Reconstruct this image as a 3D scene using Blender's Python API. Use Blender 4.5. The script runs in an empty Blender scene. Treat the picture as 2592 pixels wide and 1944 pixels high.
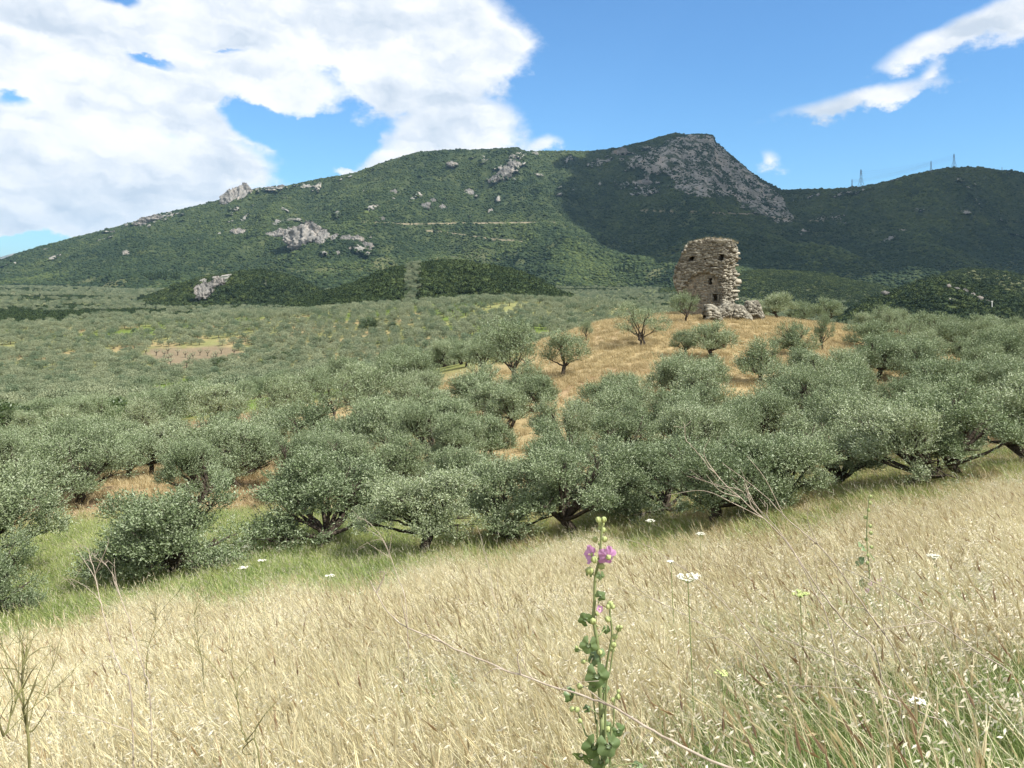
import bpy, math, random
import numpy as np
from mathutils import Vector, Matrix, Euler
random.seed(7)
RNG = np.random.default_rng(11)
SC = bpy.context.scene
COL = SC.collection

# ------------------------------------------------------------------ camera
F = 804.0          # focal length in pixels of a 1024 wide picture
HOR = 275.0        # row of the horizon
ZC = 1.6           # eye height
cam_d = bpy.data.cameras.new('camera'); cam = bpy.data.objects.new('camera', cam_d); COL.objects.link(cam)
cam_d.sensor_width = 36.0; cam_d.lens = 36.0 * F / 1024.0
cam_d.shift_y = (HOR - 384.0) / 1024.0
cam_d.clip_start = 0.05; cam_d.clip_end = 40000
cam.location = (0, 0, ZC); cam.rotation_euler = (math.radians(90), 0, 0)
SC.camera = cam
SC.view_settings.view_transform = 'Standard'; SC.view_settings.look = 'None'
SC.view_settings.gamma = 1.0; SC.view_settings.exposure = 0.75
cy = SC.cycles
cy.max_bounces = 5; cy.diffuse_bounces = 2; cy.glossy_bounces = 1; cy.transmission_bounces = 3
cy.transparent_max_bounces = 8; cy.volume_bounces = 0; cy.caustics_reflective = False; cy.caustics_refractive = False

SUN_AZ = math.radians(118)   # from the view direction (+Y) towards the right (+X)
SUN_EL = math.radians(52)
SDIR = Vector((math.sin(SUN_AZ)*math.cos(SUN_EL), math.cos(SUN_AZ)*math.cos(SUN_EL), math.sin(SUN_EL)))
sun_d = bpy.data.lights.new('sun', 'SUN'); sun_d.energy = 4.6; sun_d.angle = math.radians(0.53); sun_d.color = (1.0, 0.955, 0.87)
sun = bpy.data.objects.new('sun', sun_d); COL.objects.link(sun)
sun.rotation_euler = SDIR.to_track_quat('Z', 'Y').to_euler(); sun.location = (60, -30, 80)

# ------------------------------------------------------------------ sky with clouds (functions of the world direction)
W = bpy.data.worlds.new('World'); SC.world = W; W.use_nodes = True
nt = W.node_tree; nt.nodes.clear()
class NX:
    """small expression helper for node trees"""
    def __init__(s, nt): s.nt = nt
    def m(s, op, *a, clamp=False):
        n = s.nt.nodes.new('ShaderNodeMath'); n.operation = op; n.use_clamp = clamp
        for i, v in enumerate(a):
            if isinstance(v, (int, float)): n.inputs[i].default_value = v
            else: s.nt.links.new(v, n.inputs[i])
        return n.outputs[0]
    def noise(s, vec, scale, detail=4, rough=0.5, dist=0.0):
        n = s.nt.nodes.new('ShaderNodeTexNoise'); n.inputs['Scale'].default_value = scale
        n.inputs['Detail'].default_value = detail; n.inputs['Roughness'].default_value = rough; n.inputs['Distortion'].default_value = dist
        if vec is not None: s.nt.links.new(vec, n.inputs['Vector'])
        return n.outputs['Fac']
    def xyz(s, x, y, z):
        n = s.nt.nodes.new('ShaderNodeCombineXYZ')
        for i, v in enumerate((x, y, z)):
            if isinstance(v, (int, float)): n.inputs[i].default_value = v
            else: s.nt.links.new(v, n.inputs[i])
        return n.outputs[0]
    def ramp(s, fac, stops, interp='LINEAR'):
        n = s.nt.nodes.new('ShaderNodeValToRGB'); cr = n.color_ramp; cr.interpolation = interp
        while len(cr.elements) < len(stops): cr.elements.new(0.5)
        for e, (p, c) in zip(cr.elements, stops):
            e.position = p; e.color = tuple(c)[:3] + (1,) if len(c) < 4 else c
        s.nt.links.new(fac, n.inputs[0]); return n.outputs[0]
    def mix(s, fac, a, b, blend='MIX'):
        n = s.nt.nodes.new('ShaderNodeMix'); n.data_type = 'RGBA'; n.blend_type = blend
        for i, v in ((0, fac), (6, a), (7, b)):
            if isinstance(v, (int, float)): n.inputs[i].default_value = v
            elif isinstance(v, tuple): n.inputs[i].default_value = v + (1,) if len(v) == 3 else v
            else: s.nt.links.new(v, n.inputs[i])
        return n.outputs[2]
    def sstep(s, v, lo, hi):
        n = s.nt.nodes.new('ShaderNodeMapRange'); n.interpolation_type = 'SMOOTHSTEP'
        n.inputs[1].default_value = lo; n.inputs[2].default_value = hi
        s.nt.links.new(v, n.inputs[0]); return n.outputs[0]

X = NX(nt)
tc = nt.nodes.new('ShaderNodeTexCoord'); sep = nt.nodes.new('ShaderNodeSeparateXYZ'); nt.links.new(tc.outputs['Generated'], sep.inputs[0])
dx, dy, dz = sep.outputs
az = X.m('ARCTAN2', dx, dy); el = X.m('ARCSINE', dz)
def azel(px, v):
    a = (px-512)/F; b = (HOR-v)/F
    return math.atan(a), math.atan(b/math.sqrt(1+a*a))
# clouds: (px, row, half width, half height, tilt deg, weight)
CL = [(-60, 60, 330, 95, 0, 1.25), (180, 10, 190, 62, 8, 1.2), (330, 20, 130, 60, 8, 1.2), (455, 42, 78, 60, 12, 1.3), (400, 82, 110, 40, 22, 1.15),
      (250, 75, 110, 30, 10, 1.1), (120, 108, 150, 26, 8, 1.0), (55, 175, 230, 90, 10, 1.2), (215, 165, 62, 34, 14, 1.2), (455, 138, 74, 46, 0, 1.4), (400, 165, 40, 24, 0, 1.0), (505, 38, 26, 14, 20, 1.0),
      (975, 28, 92, 15, -19, 0.8), (1055, -2, 80, 20, -22, 0.9), (868, 99, 80, 12, -8, 0.68), (932, 74, 22, 8, -50, 0.30),
      (305, 150, 30, 12, 20, 0.42), (543, 146, 22, 10, -10, 0.55), (768, 160, 12, 10, 0, 0.36), (352, 172, 16, 6, 0, 0.6)]
GAP = [(150, 60, 34, 9, 14, 0.62), (222, 48, 26, 6, 4, 0.5), (262, 122, 44, 20, 15, 0.9), (330, 142, 56, 26, 0, 1.3), (4, 98, 34, 14, 0, 0.7), (120, -4, 40, 16, 10, 0.9), (20, 246, 60, 12, -10, 0.8)]
vec = X.xyz(X.m('MULTIPLY', az, 1.0), X.m('MULTIPLY', el, 1.9), 0.3)
wob = X.noise(vec, 7.0, 5, 0.55)
wob2 = X.noise(X.xyz(X.m('MULTIPLY', az, 1.0), X.m('MULTIPLY', el, 1.4), 5.3), 26.0, 6, 0.62)
azw = X.m('ADD', az, X.m('MULTIPLY', X.m('SUBTRACT', wob, 0.5), 0.055))
elw = X.m('ADD', el, X.m('MULTIPLY', X.m('SUBTRACT', wob2, 0.5), 0.036))
def ell(e):
    px, v, rx, ry, t, w = e
    a0, e0 = azel(px, v); t = math.radians(-t); ct, st = math.cos(t), math.sin(t)
    a = X.m('SUBTRACT', azw, a0); b = X.m('SUBTRACT', elw, e0)
    p = X.m('MULTIPLY_ADD', a, ct*F/rx, X.m('MULTIPLY', b, st*F/rx))
    q = X.m('MULTIPLY_ADD', b, ct*F/ry, X.m('MULTIPLY', a, -st*F/ry))
    r = X.m('SQRT', X.m('MULTIPLY_ADD', p, p, X.m('MULTIPLY', q, q)))
    return X.m('MULTIPLY', X.m('SUBTRACT', 1.0, r), w)
acc = None
for e in CL:
    v = ell(e); acc = v if acc is None else X.m('SMOOTH_MAX', acc, v, 0.15)
for e in GAP:
    acc = X.m('SUBTRACT', acc, X.m('MAXIMUM', X.m('MULTIPLY', ell(e), 1.5), 0.0))
# beyond the picture the broken cloud goes on
out = X.m('MAXIMUM', X.sstep(X.m('ABSOLUTE', az), 0.62, 0.85), X.sstep(el, 0.42, 0.6))
acc = X.m('MULTIPLY_ADD', out, X.m('SUBTRACT', 0.02, X.m('MINIMUM', acc, 0.4)), X.m('MAXIMUM', acc, -1.2))
big = X.noise(vec, 3.1, 8, 0.6)
dens = X.m('ADD', acc, X.m('ADD', X.m('MULTIPLY', X.m('SUBTRACT', wob2, 0.5), 0.95), X.m('MULTIPLY', X.m('SUBTRACT', big, 0.5), X.m('MULTIPLY_ADD', out, 3.0, 0.35))))
alpha = X.m('MULTIPLY', X.sstep(dens, -0.10, 0.40), 0.97)
# light and dark in the cloud: soft rolls, tops brighter than bases
rl = X.noise(X.xyz(X.m('MULTIPLY', azw, 1.0), X.m('MULTIPLY_ADD', elw, 3.0, X.m('MULTIPLY', azw, 0.45)), 2.0), 6.5, 5, 0.52, 0.3)
rl2 = X.noise(X.xyz(azw, X.m('MULTIPLY', elw, 1.6), 8.0), 22.0, 5, 0.55)
tone = X.m('ADD', X.m('MULTIPLY', rl, 0.68), X.m('MULTIPLY', rl2, 0.32))
ccol = X.ramp(X.m('ADD', tone, X.m('MULTIPLY', X.m('SUBTRACT', 0.25, X.m('MINIMUM', dens, 0.6)), 0.10)), [(0.35, (0.58, 0.655, 0.75)), (0.43, (0.74, 0.79, 0.85)), (0.50, (0.90, 0.915, 0.935)), (0.57, (0.99, 0.99, 0.99))])
sky = nt.nodes.new('ShaderNodeTexSky'); sky.sky_type = 'NISHITA'; sky.sun_disc = False
sky.sun_elevation = SUN_EL; sky.sun_rotation = SUN_AZ
sky.altitude = 200; sky.air_density = 1.0; sky.dust_density = 0.6; sky.ozone_density = 2.2
skc = X.mix(1.0, sky.outputs[0], (0.056, 0.088, 0.112), 'MULTIPLY')
CLOUD_GAIN = 0.70
cc2 = X.mix(1.0, ccol, (CLOUD_GAIN,)*3, 'MULTIPLY')
fin = X.mix(alpha, skc, cc2)
bg = nt.nodes.new('ShaderNodeBackground'); nt.links.new(fin, bg.inputs[0]); bg.inputs[1].default_value = 1.0
wo = nt.nodes.new('ShaderNodeOutputWorld'); nt.links.new(bg.outputs[0], wo.inputs[0])

# ------------------------------------------------------------------ helpers
def smooth(a, b, x):
    t = np.clip((x-a)/(b-a), 0, 1); return t*t*(3-2*t)
def _h(ix, iy, iz, seed):
    n = (ix.astype(np.int64)*374761393 + iy.astype(np.int64)*668265263 + iz.astype(np.int64)*2147483647 + seed*974634777) & 0xffffffff
    n = ((n ^ (n >> 13))*1274126177) & 0xffffffff
    n = ((n ^ (n >> 15))*2246822519) & 0xffffffff
    return ((n ^ (n >> 16)) & 0xffffff)/float(0xffffff)
def vn(x, y, z=None, seed=0):
    x = np.asarray(x, float); y = np.asarray(y, float)
    ix = np.floor(x); iy = np.floor(y); fx = x-ix; fy = y-iy
    fx = fx*fx*fx*(fx*(fx*6-15)+10); fy = fy*fy*fy*(fy*(fy*6-15)+10)
    if z is None:
        zz = np.zeros_like(ix)
        a = _h(ix, iy, zz, seed); b = _h(ix+1, iy, zz, seed); c = _h(ix, iy+1, zz, seed); d = _h(ix+1, iy+1, zz, seed)
        return (a+(b-a)*fx)+((c+(d-c)*fx)-(a+(b-a)*fx))*fy
    iz = np.floor(z); fz = z-iz; fz = fz*fz*(3-2*fz)
    def pl(k):
        a = _h(ix, iy, k, seed); b = _h(ix+1, iy, k, seed); c = _h(ix, iy+1, k, seed); d = _h(ix+1, iy+1, k, seed)
        return (a+(b-a)*fx)+((c+(d-c)*fx)-(a+(b-a)*fx))*fy
    p = pl(iz); q = pl(iz+1); return p+(q-p)*fz
def fbm(x, y, z=None, seed=0, octv=4, gain=0.5):
    s = 0; a = 1; t = 0; x = np.asarray(x, float); y = np.asarray(y, float); k = 1.0
    for o in range(octv):
        s = s + a*(vn(x*k+o*13.7, y*k-o*7.1, None if z is None else z*k+o*3.3, seed+o)*2-1); t += a; a *= gain; k *= 2.03
    return s/t
def ridged(x, y, z=None, seed=0, octv=4, gain=0.5):
    s = 0; a = 1; t = 0; k = 1.0
    for o in range(octv):
        s = s + a*(1-np.abs(vn(x*k+o*9.7, y*k+o*3.1, None if z is None else z*k+o*5.3, seed+o)*2-1)); t += a; a *= gain; k *= 2.1
    return s/t

def mesh(name, V, Fq, mats=(), smooth_=False, mi=None):
    """numpy mesh: V (n,3); Fq a list of (m,k) face arrays"""
    me = bpy.data.meshes.new(name)
    V = np.asarray(V, np.float32)
    if not isinstance(Fq, list): Fq = [Fq]
    Fq = [np.asarray(f, np.int32) for f in Fq if len(f)]
    me.vertices.add(len(V)); me.vertices.foreach_set('co', V.ravel())
    nl = sum(f.size for f in Fq); nf = sum(len(f) for f in Fq)
    me.loops.add(nl); me.loops.foreach_set('vertex_index', np.concatenate([f.ravel() for f in Fq]))
    tot = np.concatenate([np.full(len(f), f.shape[1], np.int32) for f in Fq])
    st = np.concatenate([[0], np.cumsum(tot)[:-1]]).astype(np.int32)
    me.polygons.add(nf); me.polygons.foreach_set('loop_start', st)
    if mi is not None: me.polygons.foreach_set('material_index', np.asarray(mi, np.int32))
    if smooth_: me.polygons.foreach_set('use_smooth', np.ones(nf, bool))
    me.update(calc_edges=True)
    for m in mats: me.materials.append(m)
    return me
def attr(me, name, vals, typ='FLOAT'):
    a = me.attributes.new(name, typ, 'POINT')
    a.data.foreach_set({'FLOAT': 'value', 'INT': 'value', 'FLOAT_VECTOR': 'vector', 'FLOAT_COLOR': 'color'}[typ], np.asarray(vals, np.int32 if typ == 'INT' else np.float32).ravel())
def tag(o, label=None, cat=None, group=None, kind=None):
    if label: o['label'] = label
    if cat: o['category'] = cat
    if group: o['group'] = group
    if kind: o['kind'] = kind
    return o
def obj(name, me, parent=None, loc=(0, 0, 0), rot=(0, 0, 0), scale=(1, 1, 1)):
    o = bpy.data.objects.new(name, me); COL.objects.link(o); o.location = loc; o.rotation_euler = rot; o.scale = scale
    if parent is not None: o.parent = parent
    return o
def empty(name, loc=(0, 0, 0), rz=0, scale=(1, 1, 1)):
    o = bpy.data.objects.new(name, None); COL.objects.link(o); o.location = loc; o.rotation_euler = (0, 0, rz); o.scale = scale
    o.empty_display_size = 0.3; return o
def grid_faces(nr, nc, wrap=False):
    i = np.arange(nr-1)[:, None]; j = np.arange(nc if wrap else nc-1)[None, :]; j2 = (j+1) % nc
    return np.stack([i*nc+j, i*nc+j2, (i+1)*nc+j2, (i+1)*nc+j], -1).reshape(-1, 4)
class Acc:
    """accumulates verts and faces with material slots"""
    def __init__(s): s.V = []; s.F = {3: [], 4: []}; s.M = {3: [], 4: []}; s.n = 0
    def add(s, V, Fa, mi=0):
        Fa = np.asarray(Fa, np.int32); s.V.append(np.asarray(V, float)); s.F[Fa.shape[1]].append(Fa+s.n)
        s.M[Fa.shape[1]].append(np.full(len(Fa), mi)); s.n += len(V)
    def build(s, name, mats, smooth_=False):
        Fq = [np.concatenate(s.F[k]) for k in (3, 4) if s.F[k]]; M = np.concatenate([np.concatenate(s.M[k]) for k in (3, 4) if s.M[k]])
        return mesh(name, np.concatenate(s.V), Fq, mats, smooth_, M)
def tube(acc, pts, rad, n=6, mi=0, gnarl=0.0, seed=0, cap=True):
    P = np.asarray(pts, float); R = np.asarray(rad, float)*np.ones(len(P))
    T = np.gradient(P, axis=0); T /= np.linalg.norm(T, axis=1, keepdims=True)+1e-9
    ref = np.array([0.31, 0.95, 0.05]) if abs(T[0][2]) > 0.7 else np.array([0, 0, 1.0])
    A = np.cross(T, ref); A /= np.linalg.norm(A, axis=1, keepdims=True)+1e-9; B = np.cross(T, A)
    th = np.linspace(0, 2*np.pi, n, endpoint=False)
    rr = R[:, None]*np.ones((1, n))
    if gnarl: rr = rr*(1+gnarl*np.random.default_rng(seed).normal(size=rr.shape))
    V = P[:, None, :]+rr[..., None]*(np.cos(th)[None, :, None]*A[:, None, :]+np.sin(th)[None, :, None]*B[:, None, :])
    acc.add(V.reshape(-1, 3), grid_faces(len(P), n, True), mi)
    if cap:
        k = len(P)*n; c = np.array([[0, (j+1) % n, j] for j in range(1, n-1)])
        acc.add(V[-1], np.array([[0, j, j+1] for j in range(1, n-1)]), mi)
def bez(a, b, c, d, n):
    t = np.linspace(0, 1, n)[:, None]; a, b, c, d = map(lambda q: np.asarray(q, float), (a, b, c, d))
    return (1-t)**3*a+3*(1-t)**2*t*b+3*(1-t)*t*t*c+t**3*d
def poly_smooth(pts, n=4):
    """Catmull-Rom through points"""
    P = np.asarray(pts, float); P = np.vstack([2*P[0]-P[1], P, 2*P[-1]-P[-2]]); out = []
    for i in range(1, len(P)-2):
        for t in np.linspace(0, 1, n, endpoint=False):
            a, b, c, d = P[i-1:i+3]; out.append(0.5*((2*b)+(-a+c)*t+(2*a-5*b+4*c-d)*t*t+(-a+3*b-3*c+d)*t**3))
    out.append(P[-2]); return np.array(out)

# ------------------------------------------------------------------ materials
def mat(name, build):
    m = bpy.data.materials.new(name); m.use_nodes = True; t = m.node_tree; t.nodes.clear()
    o = t.nodes.new('ShaderNodeOutputMaterial'); x = NX(t); x.mat = m
    s = build(x); t.links.new(s, o.inputs[0]); return m
def diffuse(x, col, rough=0.9, spec=0.15, normal=None):
    n = x.nt.nodes.new('ShaderNodeBsdfPrincipled')
    if isinstance(col, tuple): n.inputs['Base Color'].default_value = col+(1,)
    else: x.nt.links.new(col, n.inputs['Base Color'])
    n.inputs['Roughness'].default_value = rough; n.inputs['Specular IOR Level'].default_value = spec
    if normal is not None: x.nt.links.new(normal, n.inputs['Normal'])
    return n.outputs[0]
def bump(x, h, strength=0.5, dist=0.1):
    n = x.nt.nodes.new('ShaderNodeBump'); n.inputs['Strength'].default_value = strength; n.inputs['Distance'].default_value = dist
    x.nt.links.new(h, n.inputs['Height']); return n.outputs[0]
def pos(x):
    n = x.nt.nodes.new('ShaderNodeNewGeometry'); return n.outputs['Position']
def geo(x, k):
    n = x.nt.nodes.new('ShaderNodeNewGeometry'); return n.outputs[k]
def orand(x):
    n = x.nt.nodes.new('ShaderNodeObjectInfo'); return n.outputs['Random']
def oco(x):
    n = x.nt.nodes.new('ShaderNodeTexCoord'); return n.outputs['Object']
def at(x, name, inst=False, out='Fac'):
    n = x.nt.nodes.new('ShaderNodeAttribute'); n.attribute_name = name; n.attribute_type = 'INSTANCER' if inst else 'GEOMETRY'
    return n.outputs[out]
def leafy(x, top, under, trans=0.3, rough=0.5, gloss=0.08, tcol=None):
    bf = geo(x, 'Backfacing'); col = x.mix(bf, top, under)
    d = x.nt.nodes.new('ShaderNodeBsdfDiffuse'); x.nt.links.new(col, d.inputs[0])
    tr = x.nt.nodes.new('ShaderNodeBsdfTranslucent'); tcc = tcol if tcol is not None else top
    if isinstance(tcc, tuple): tr.inputs[0].default_value = tcc+(1,)
    else: x.nt.links.new(tcc, tr.inputs[0])
    m1 = x.nt.nodes.new('ShaderNodeMixShader'); m1.inputs[0].default_value = trans
    x.nt.links.new(d.outputs[0], m1.inputs[1]); x.nt.links.new(tr.outputs[0], m1.inputs[2])
    if gloss <= 0: return m1.outputs[0]
    g = x.nt.nodes.new('ShaderNodeBsdfGlossy'); g.inputs['Roughness'].default_value = rough
    g.inputs[0].default_value = (0.9, 0.95, 0.9, 1)
    m2 = x.nt.nodes.new('ShaderNodeMixShader'); m2.inputs[0].default_value = gloss
    x.nt.links.new(m1.outputs[0], m2.inputs[1]); x.nt.links.new(g.outputs[0], m2.inputs[2]); return m2.outputs[0]

def m_olive(x):
    r = x.m('MULTIPLY_ADD', geo(x, 'Random Per Island'), 0.42, x.m('MULTIPLY', orand(x), 0.58))
    top = x.ramp(r, [(0.0, (0.092, 0.130, 0.054)), (0.5, (0.175, 0.232, 0.108)), (1.0, (0.28, 0.33, 0.175))])
    und = x.ramp(r, [(0.0, (0.20, 0.25, 0.15)), (0.6, (0.30, 0.35, 0.22)), (1.0, (0.42, 0.46, 0.32))])
    return leafy(x, top, und, 0.16, 0.5, 0.035)
M_OLIVE = mat('olive_leaf', m_olive)
def m_olivefar(x):
    r = x.m('MULTIPLY_ADD', geo(x, 'Random Per Island'), 0.35, x.m('MULTIPLY', orand(x), 0.65))
    c = x.ramp(r, [(0.0, (0.085, 0.145, 0.08)), (0.5, (0.205, 0.235, 0.14)), (1.0, (0.31, 0.34, 0.21))])
    return leafy(x, c, c, 0.15, 0.6, 0.03)
M_OLIVEFAR = mat('olive_leaf_distant', m_olivefar)
def m_bark(x):
    n = x.noise(oco(x), 14, 5, 0.65); c = x.ramp(n, [(0.3, (0.030, 0.024, 0.018)), (0.65, (0.115, 0.095, 0.075))])
    return diffuse(x, c, 0.95, 0.1, bump(x, n, 0.9, 0.05))
M_BARK = mat('olive_bark', m_bark)
def m_scrub(dark):
    def f(x):
        t = at(x, 'tone', True); r = x.m('MULTIPLY_ADD', orand(x), 0.35, x.m('MULTIPLY', t, 0.65))
        if dark: c = x.ramp(r, [(0.1, (0.024, 0.040, 0.018)), (0.5, (0.046, 0.068, 0.026)), (0.95, (0.088, 0.115, 0.042))])
        else: c = x.ramp(r, [(0.1, (0.021, 0.035, 0.018)), (0.5, (0.047, 0.068, 0.028)), (0.95, (0.115, 0.142, 0.046))])
        n = x.noise(oco(x), 3.0, 3, 0.7)
        c = x.mix(x.m('MULTIPLY', n, 0.6), c, (0.02, 0.035, 0.014))
        return diffuse(x, c, 0.9, 0.1)
    return f
M_WOOD = mat('dark_evergreen_foliage', m_scrub(True)); M_SCRUB = mat('hillside_scrub_foliage', m_scrub(False))
def m_leafgreen(x):
    r = x.m('MULTIPLY_ADD', geo(x, 'Random Per Island'), 0.6, x.m('MULTIPLY', orand(x), 0.4))
    c = x.ramp(r, [(0.0, (0.022, 0.042, 0.014)), (0.6, (0.05, 0.085, 0.022)), (1.0, (0.10, 0.14, 0.035))])
    return leafy(x, c, c, 0.25, 0.5, 0.05)
M_GREENLEAF = mat('dark_green_leaf', m_leafgreen)
def rockcol(x, sc=1.0):
    p = pos(x); vm = x.nt.nodes.new('ShaderNodeVectorMath'); vm.operation = 'MULTIPLY'; x.nt.links.new(p, vm.inputs[0]); vm.inputs[1].default_value = (1.0, 0.5, 0.28)
    n = x.noise(vm.outputs[0], 0.06*sc, 7, 0.7); n2 = x.noise(vm.outputs[0], 0.35*sc, 6, 0.75)
    c = x.ramp(n, [(0.3, (0.15, 0.145, 0.135)), (0.48, (0.26, 0.25, 0.235)), (0.60, (0.35, 0.32, 0.285)), (0.75, (0.33, 0.25, 0.19))])
    return x.mix(x.m('MULTIPLY', x.sstep(n2, 0.45, 0.7), 0.55), c, (0.10, 0.10, 0.085)), n2
def m_rock(x):
    c, n2 = rockcol(x, 1.0); return diffuse(x, c, 0.9, 0.15, bump(x, n2, 0.9, 3.0))
M_ROCK = mat('limestone', m_rock)

# ------------------------------------------------------------------ the lie of the land
TC = np.array([-256, -128, 0, 128, 256, 384, 512, 640, 768, 896, 1024, 1152, 1280], float)
_rows = {  # depth from the viewer: row of the ground in the picture per column 0..1024
 12: (684, 661, 640, 627, 615, 599, 581, 560, 541),
 20: (598, 580, 565, 560, 547, 529, 507, 492, 476),
 32: (518, 505, 505, 500, 490, 480, 466, 456, 445),
 45: (478, 470, 462, 452, 440, 426, 416, 408, 400),
 60: (455, 447, 430, 412, 392, 374, 368, 368, 370),
 75: (440, 430, 412, 394, 364, 338, 341, 350, 358),
 88: (432, 424, 404, 384, 349, 310, 316, 332, 346),
 96: (430, 422, 402, 382, 352, 312, 317, 333, 346),
 115: (427, 420, 400, 382, 362, 328, 324, 336, 346),
 150: (418, 412, 398, 386, 372, 360, 350, 348, 350),
 200: (408, 405, 398, 388, 376, 370, 365, 362, 360),
 300: (385, 383, 378, 365, 346, 345, 350, 350, 350),
 400: (352, 352, 348, 330, 316, 322, 345, 345, 345),
 490: (330, 324, 316, 303, 296, 304, 332, 335, 335),
 600: (322, 318, 318, 312, 306, 312, 325, 328, 328),
 800: (313, 313, 311, 308, 306, 310, 316, 318, 320),
 1100: (300, 300, 299, 298, 296, 298, 302, 304, 305),
 1500: (290, 290, 290, 288, 286, 286, 290, 292, 292),
 2200: (284,)*9, 3200: (280,)*9, 9000: (277,)*9, 14000: (276.4,)*9}
_Y = np.array([0.0]+sorted(_rows)); _T = []
for yy in sorted(_rows):
    v = np.array(_rows[yy], float); d0 = v[0]-v[1]; d1 = v[-1]-v[-2]
    v = np.concatenate([[v[0]+1.2*d0, v[0]+0.7*d0], v, [v[-1]+0.7*d1, v[-1]+1.2*d1]])
    _T.append(ZC-(v-HOR)*yy/F)
_T = np.array([np.zeros(13)]+_T)
_LG = np.arange(math.log(1.0), math.log(14000), 0.025); _PG = np.arange(-256, 1281, 16.0)
_Z = np.array([np.interp(np.exp(_LG), _Y, _T[:, k]) for k in range(13)]).T       # (lg, 13)
_Z = np.array([np.interp(_PG, TC, r) for r in _Z])
_yy = np.exp(_LG)[:, None]
_R = _Z/_yy
def _blur(a, k, ax, n):
    for _ in range(n):
        p = [(0, 0), (0, 0)]; p[ax] = (k, k); q = np.pad(a, p, mode='edge'); c = np.cumsum(q, axis=ax)
        z = np.zeros_like(np.take(c, [0], ax)); c = np.concatenate([z, c], ax); L = 2*k+1
        a = (np.take(c, range(L, c.shape[ax]), ax)-np.take(c, range(0, c.shape[ax]-L), ax))/L
    return a
_R = _blur(_blur(_R, 2, 0, 2), 2, 1, 2)
_Z = _R*_yy
def H(x, y, detail=True):
    x = np.asarray(x, float); y = np.asarray(y, float)
    r = np.sqrt(x*x+y*y); th = np.arctan2(x, y)
    tl, tr = math.atan((-256-512)/F), math.atan((1280-512)/F)
    tcl = np.clip(th, tl, tr); Y = np.maximum(r*np.cos(tcl), 1.0); px = 512+F*np.tan(tcl)
    u = np.clip((px+256)/16.0, 0, len(_PG)-1.001); w = np.clip(np.log(Y)/0.025, 0, len(_LG)-1.001)
    i = w.astype(int); j = u.astype(int); fi = w-i; fj = u-j
    z = (_Z[i, j]*(1-fi)*(1-fj)+_Z[i+1, j]*fi*(1-fj)+_Z[i, j+1]*(1-fi)*fj+_Z[i+1, j+1]*fi*fj)
    z = np.where(r < 1.0, z*r, z)
    # behind the viewer the slope simply goes on uphill for a while
    back = smooth(0.75, 2.0, np.abs(th))
    zb = 0.16*np.minimum(r, 60)*(1-0.35*np.sign(x)*0)+0.02*np.maximum(r-60, 0)*(r < 400)+0.02*340*(r >= 400)
    z = z*(1-back)+zb*back
    if detail:
        z = z+0.05*smooth(0.5, 6, r)*fbm(x/1.7, y/1.7, seed=5, octv=3)+0.28*smooth(14, 60, r)*fbm(x/9, y/9, seed=6, octv=3)+2.2*smooth(150, 700, r)*fbm(x/60, y/60, seed=8, octv=4)
    return z
def h1(x, y): return float(H(np.array([x]), np.array([y]))[0])
def PX(px, Y): return (px-512)/F*Y
def PT(px, v, Y): return np.array([(px-512)/F*Y, Y, ZC-(v-HOR)*Y/F])
def pxof(x, y): return 512+F*x/np.maximum(y, 0.1)

# ground zones as colours (albedo of the soil and its low cover)
def lerp3(a, b, t): return a+(b-a)*t[..., None]
def EDGE(px): return 12.8-2.3*smooth(280, 20, px)+1.3*np.sin(px/70.0)+0.9*np.sin(px/23.0+1)-0.6*smooth(500, 900, px)
def bare_field(px, Y):      # ploughed brown plot with the pruned trees
    return smooth(1.05, 0.7, np.sqrt(((px-192)/50)**2+((Y-372)/42)**2)+0.55*fbm(px/22, Y/22, seed=31))
def green_patch(px, Y):
    return smooth(1.0, 0.75, np.sqrt(((px-172)/26)**2+((Y-236)/42)**2)+0.3*fbm(px/14, Y/20, seed=32))
def track(x, y):
    P = np.array([PT(26, 408, 1)[:1]])  # unused depth, only the lateral law below
    cx = -96.0+0.10*(y-160)+5.0*np.sin((y-150)/16.0)
    return smooth(2.2, 1.3, np.abs(x-cx))*smooth(146, 150, y)*smooth(186, 180, y)
def knoll_grass(x, y):
    px = pxof(x, y)
    left = 560+(75-y)*1.2
    a = smooth(left-45, left+15, px)*smooth(60, 66, y+2*fbm(x/4, y/4, seed=40))
    a = a*smooth(135, 115, y)
    return a
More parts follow.
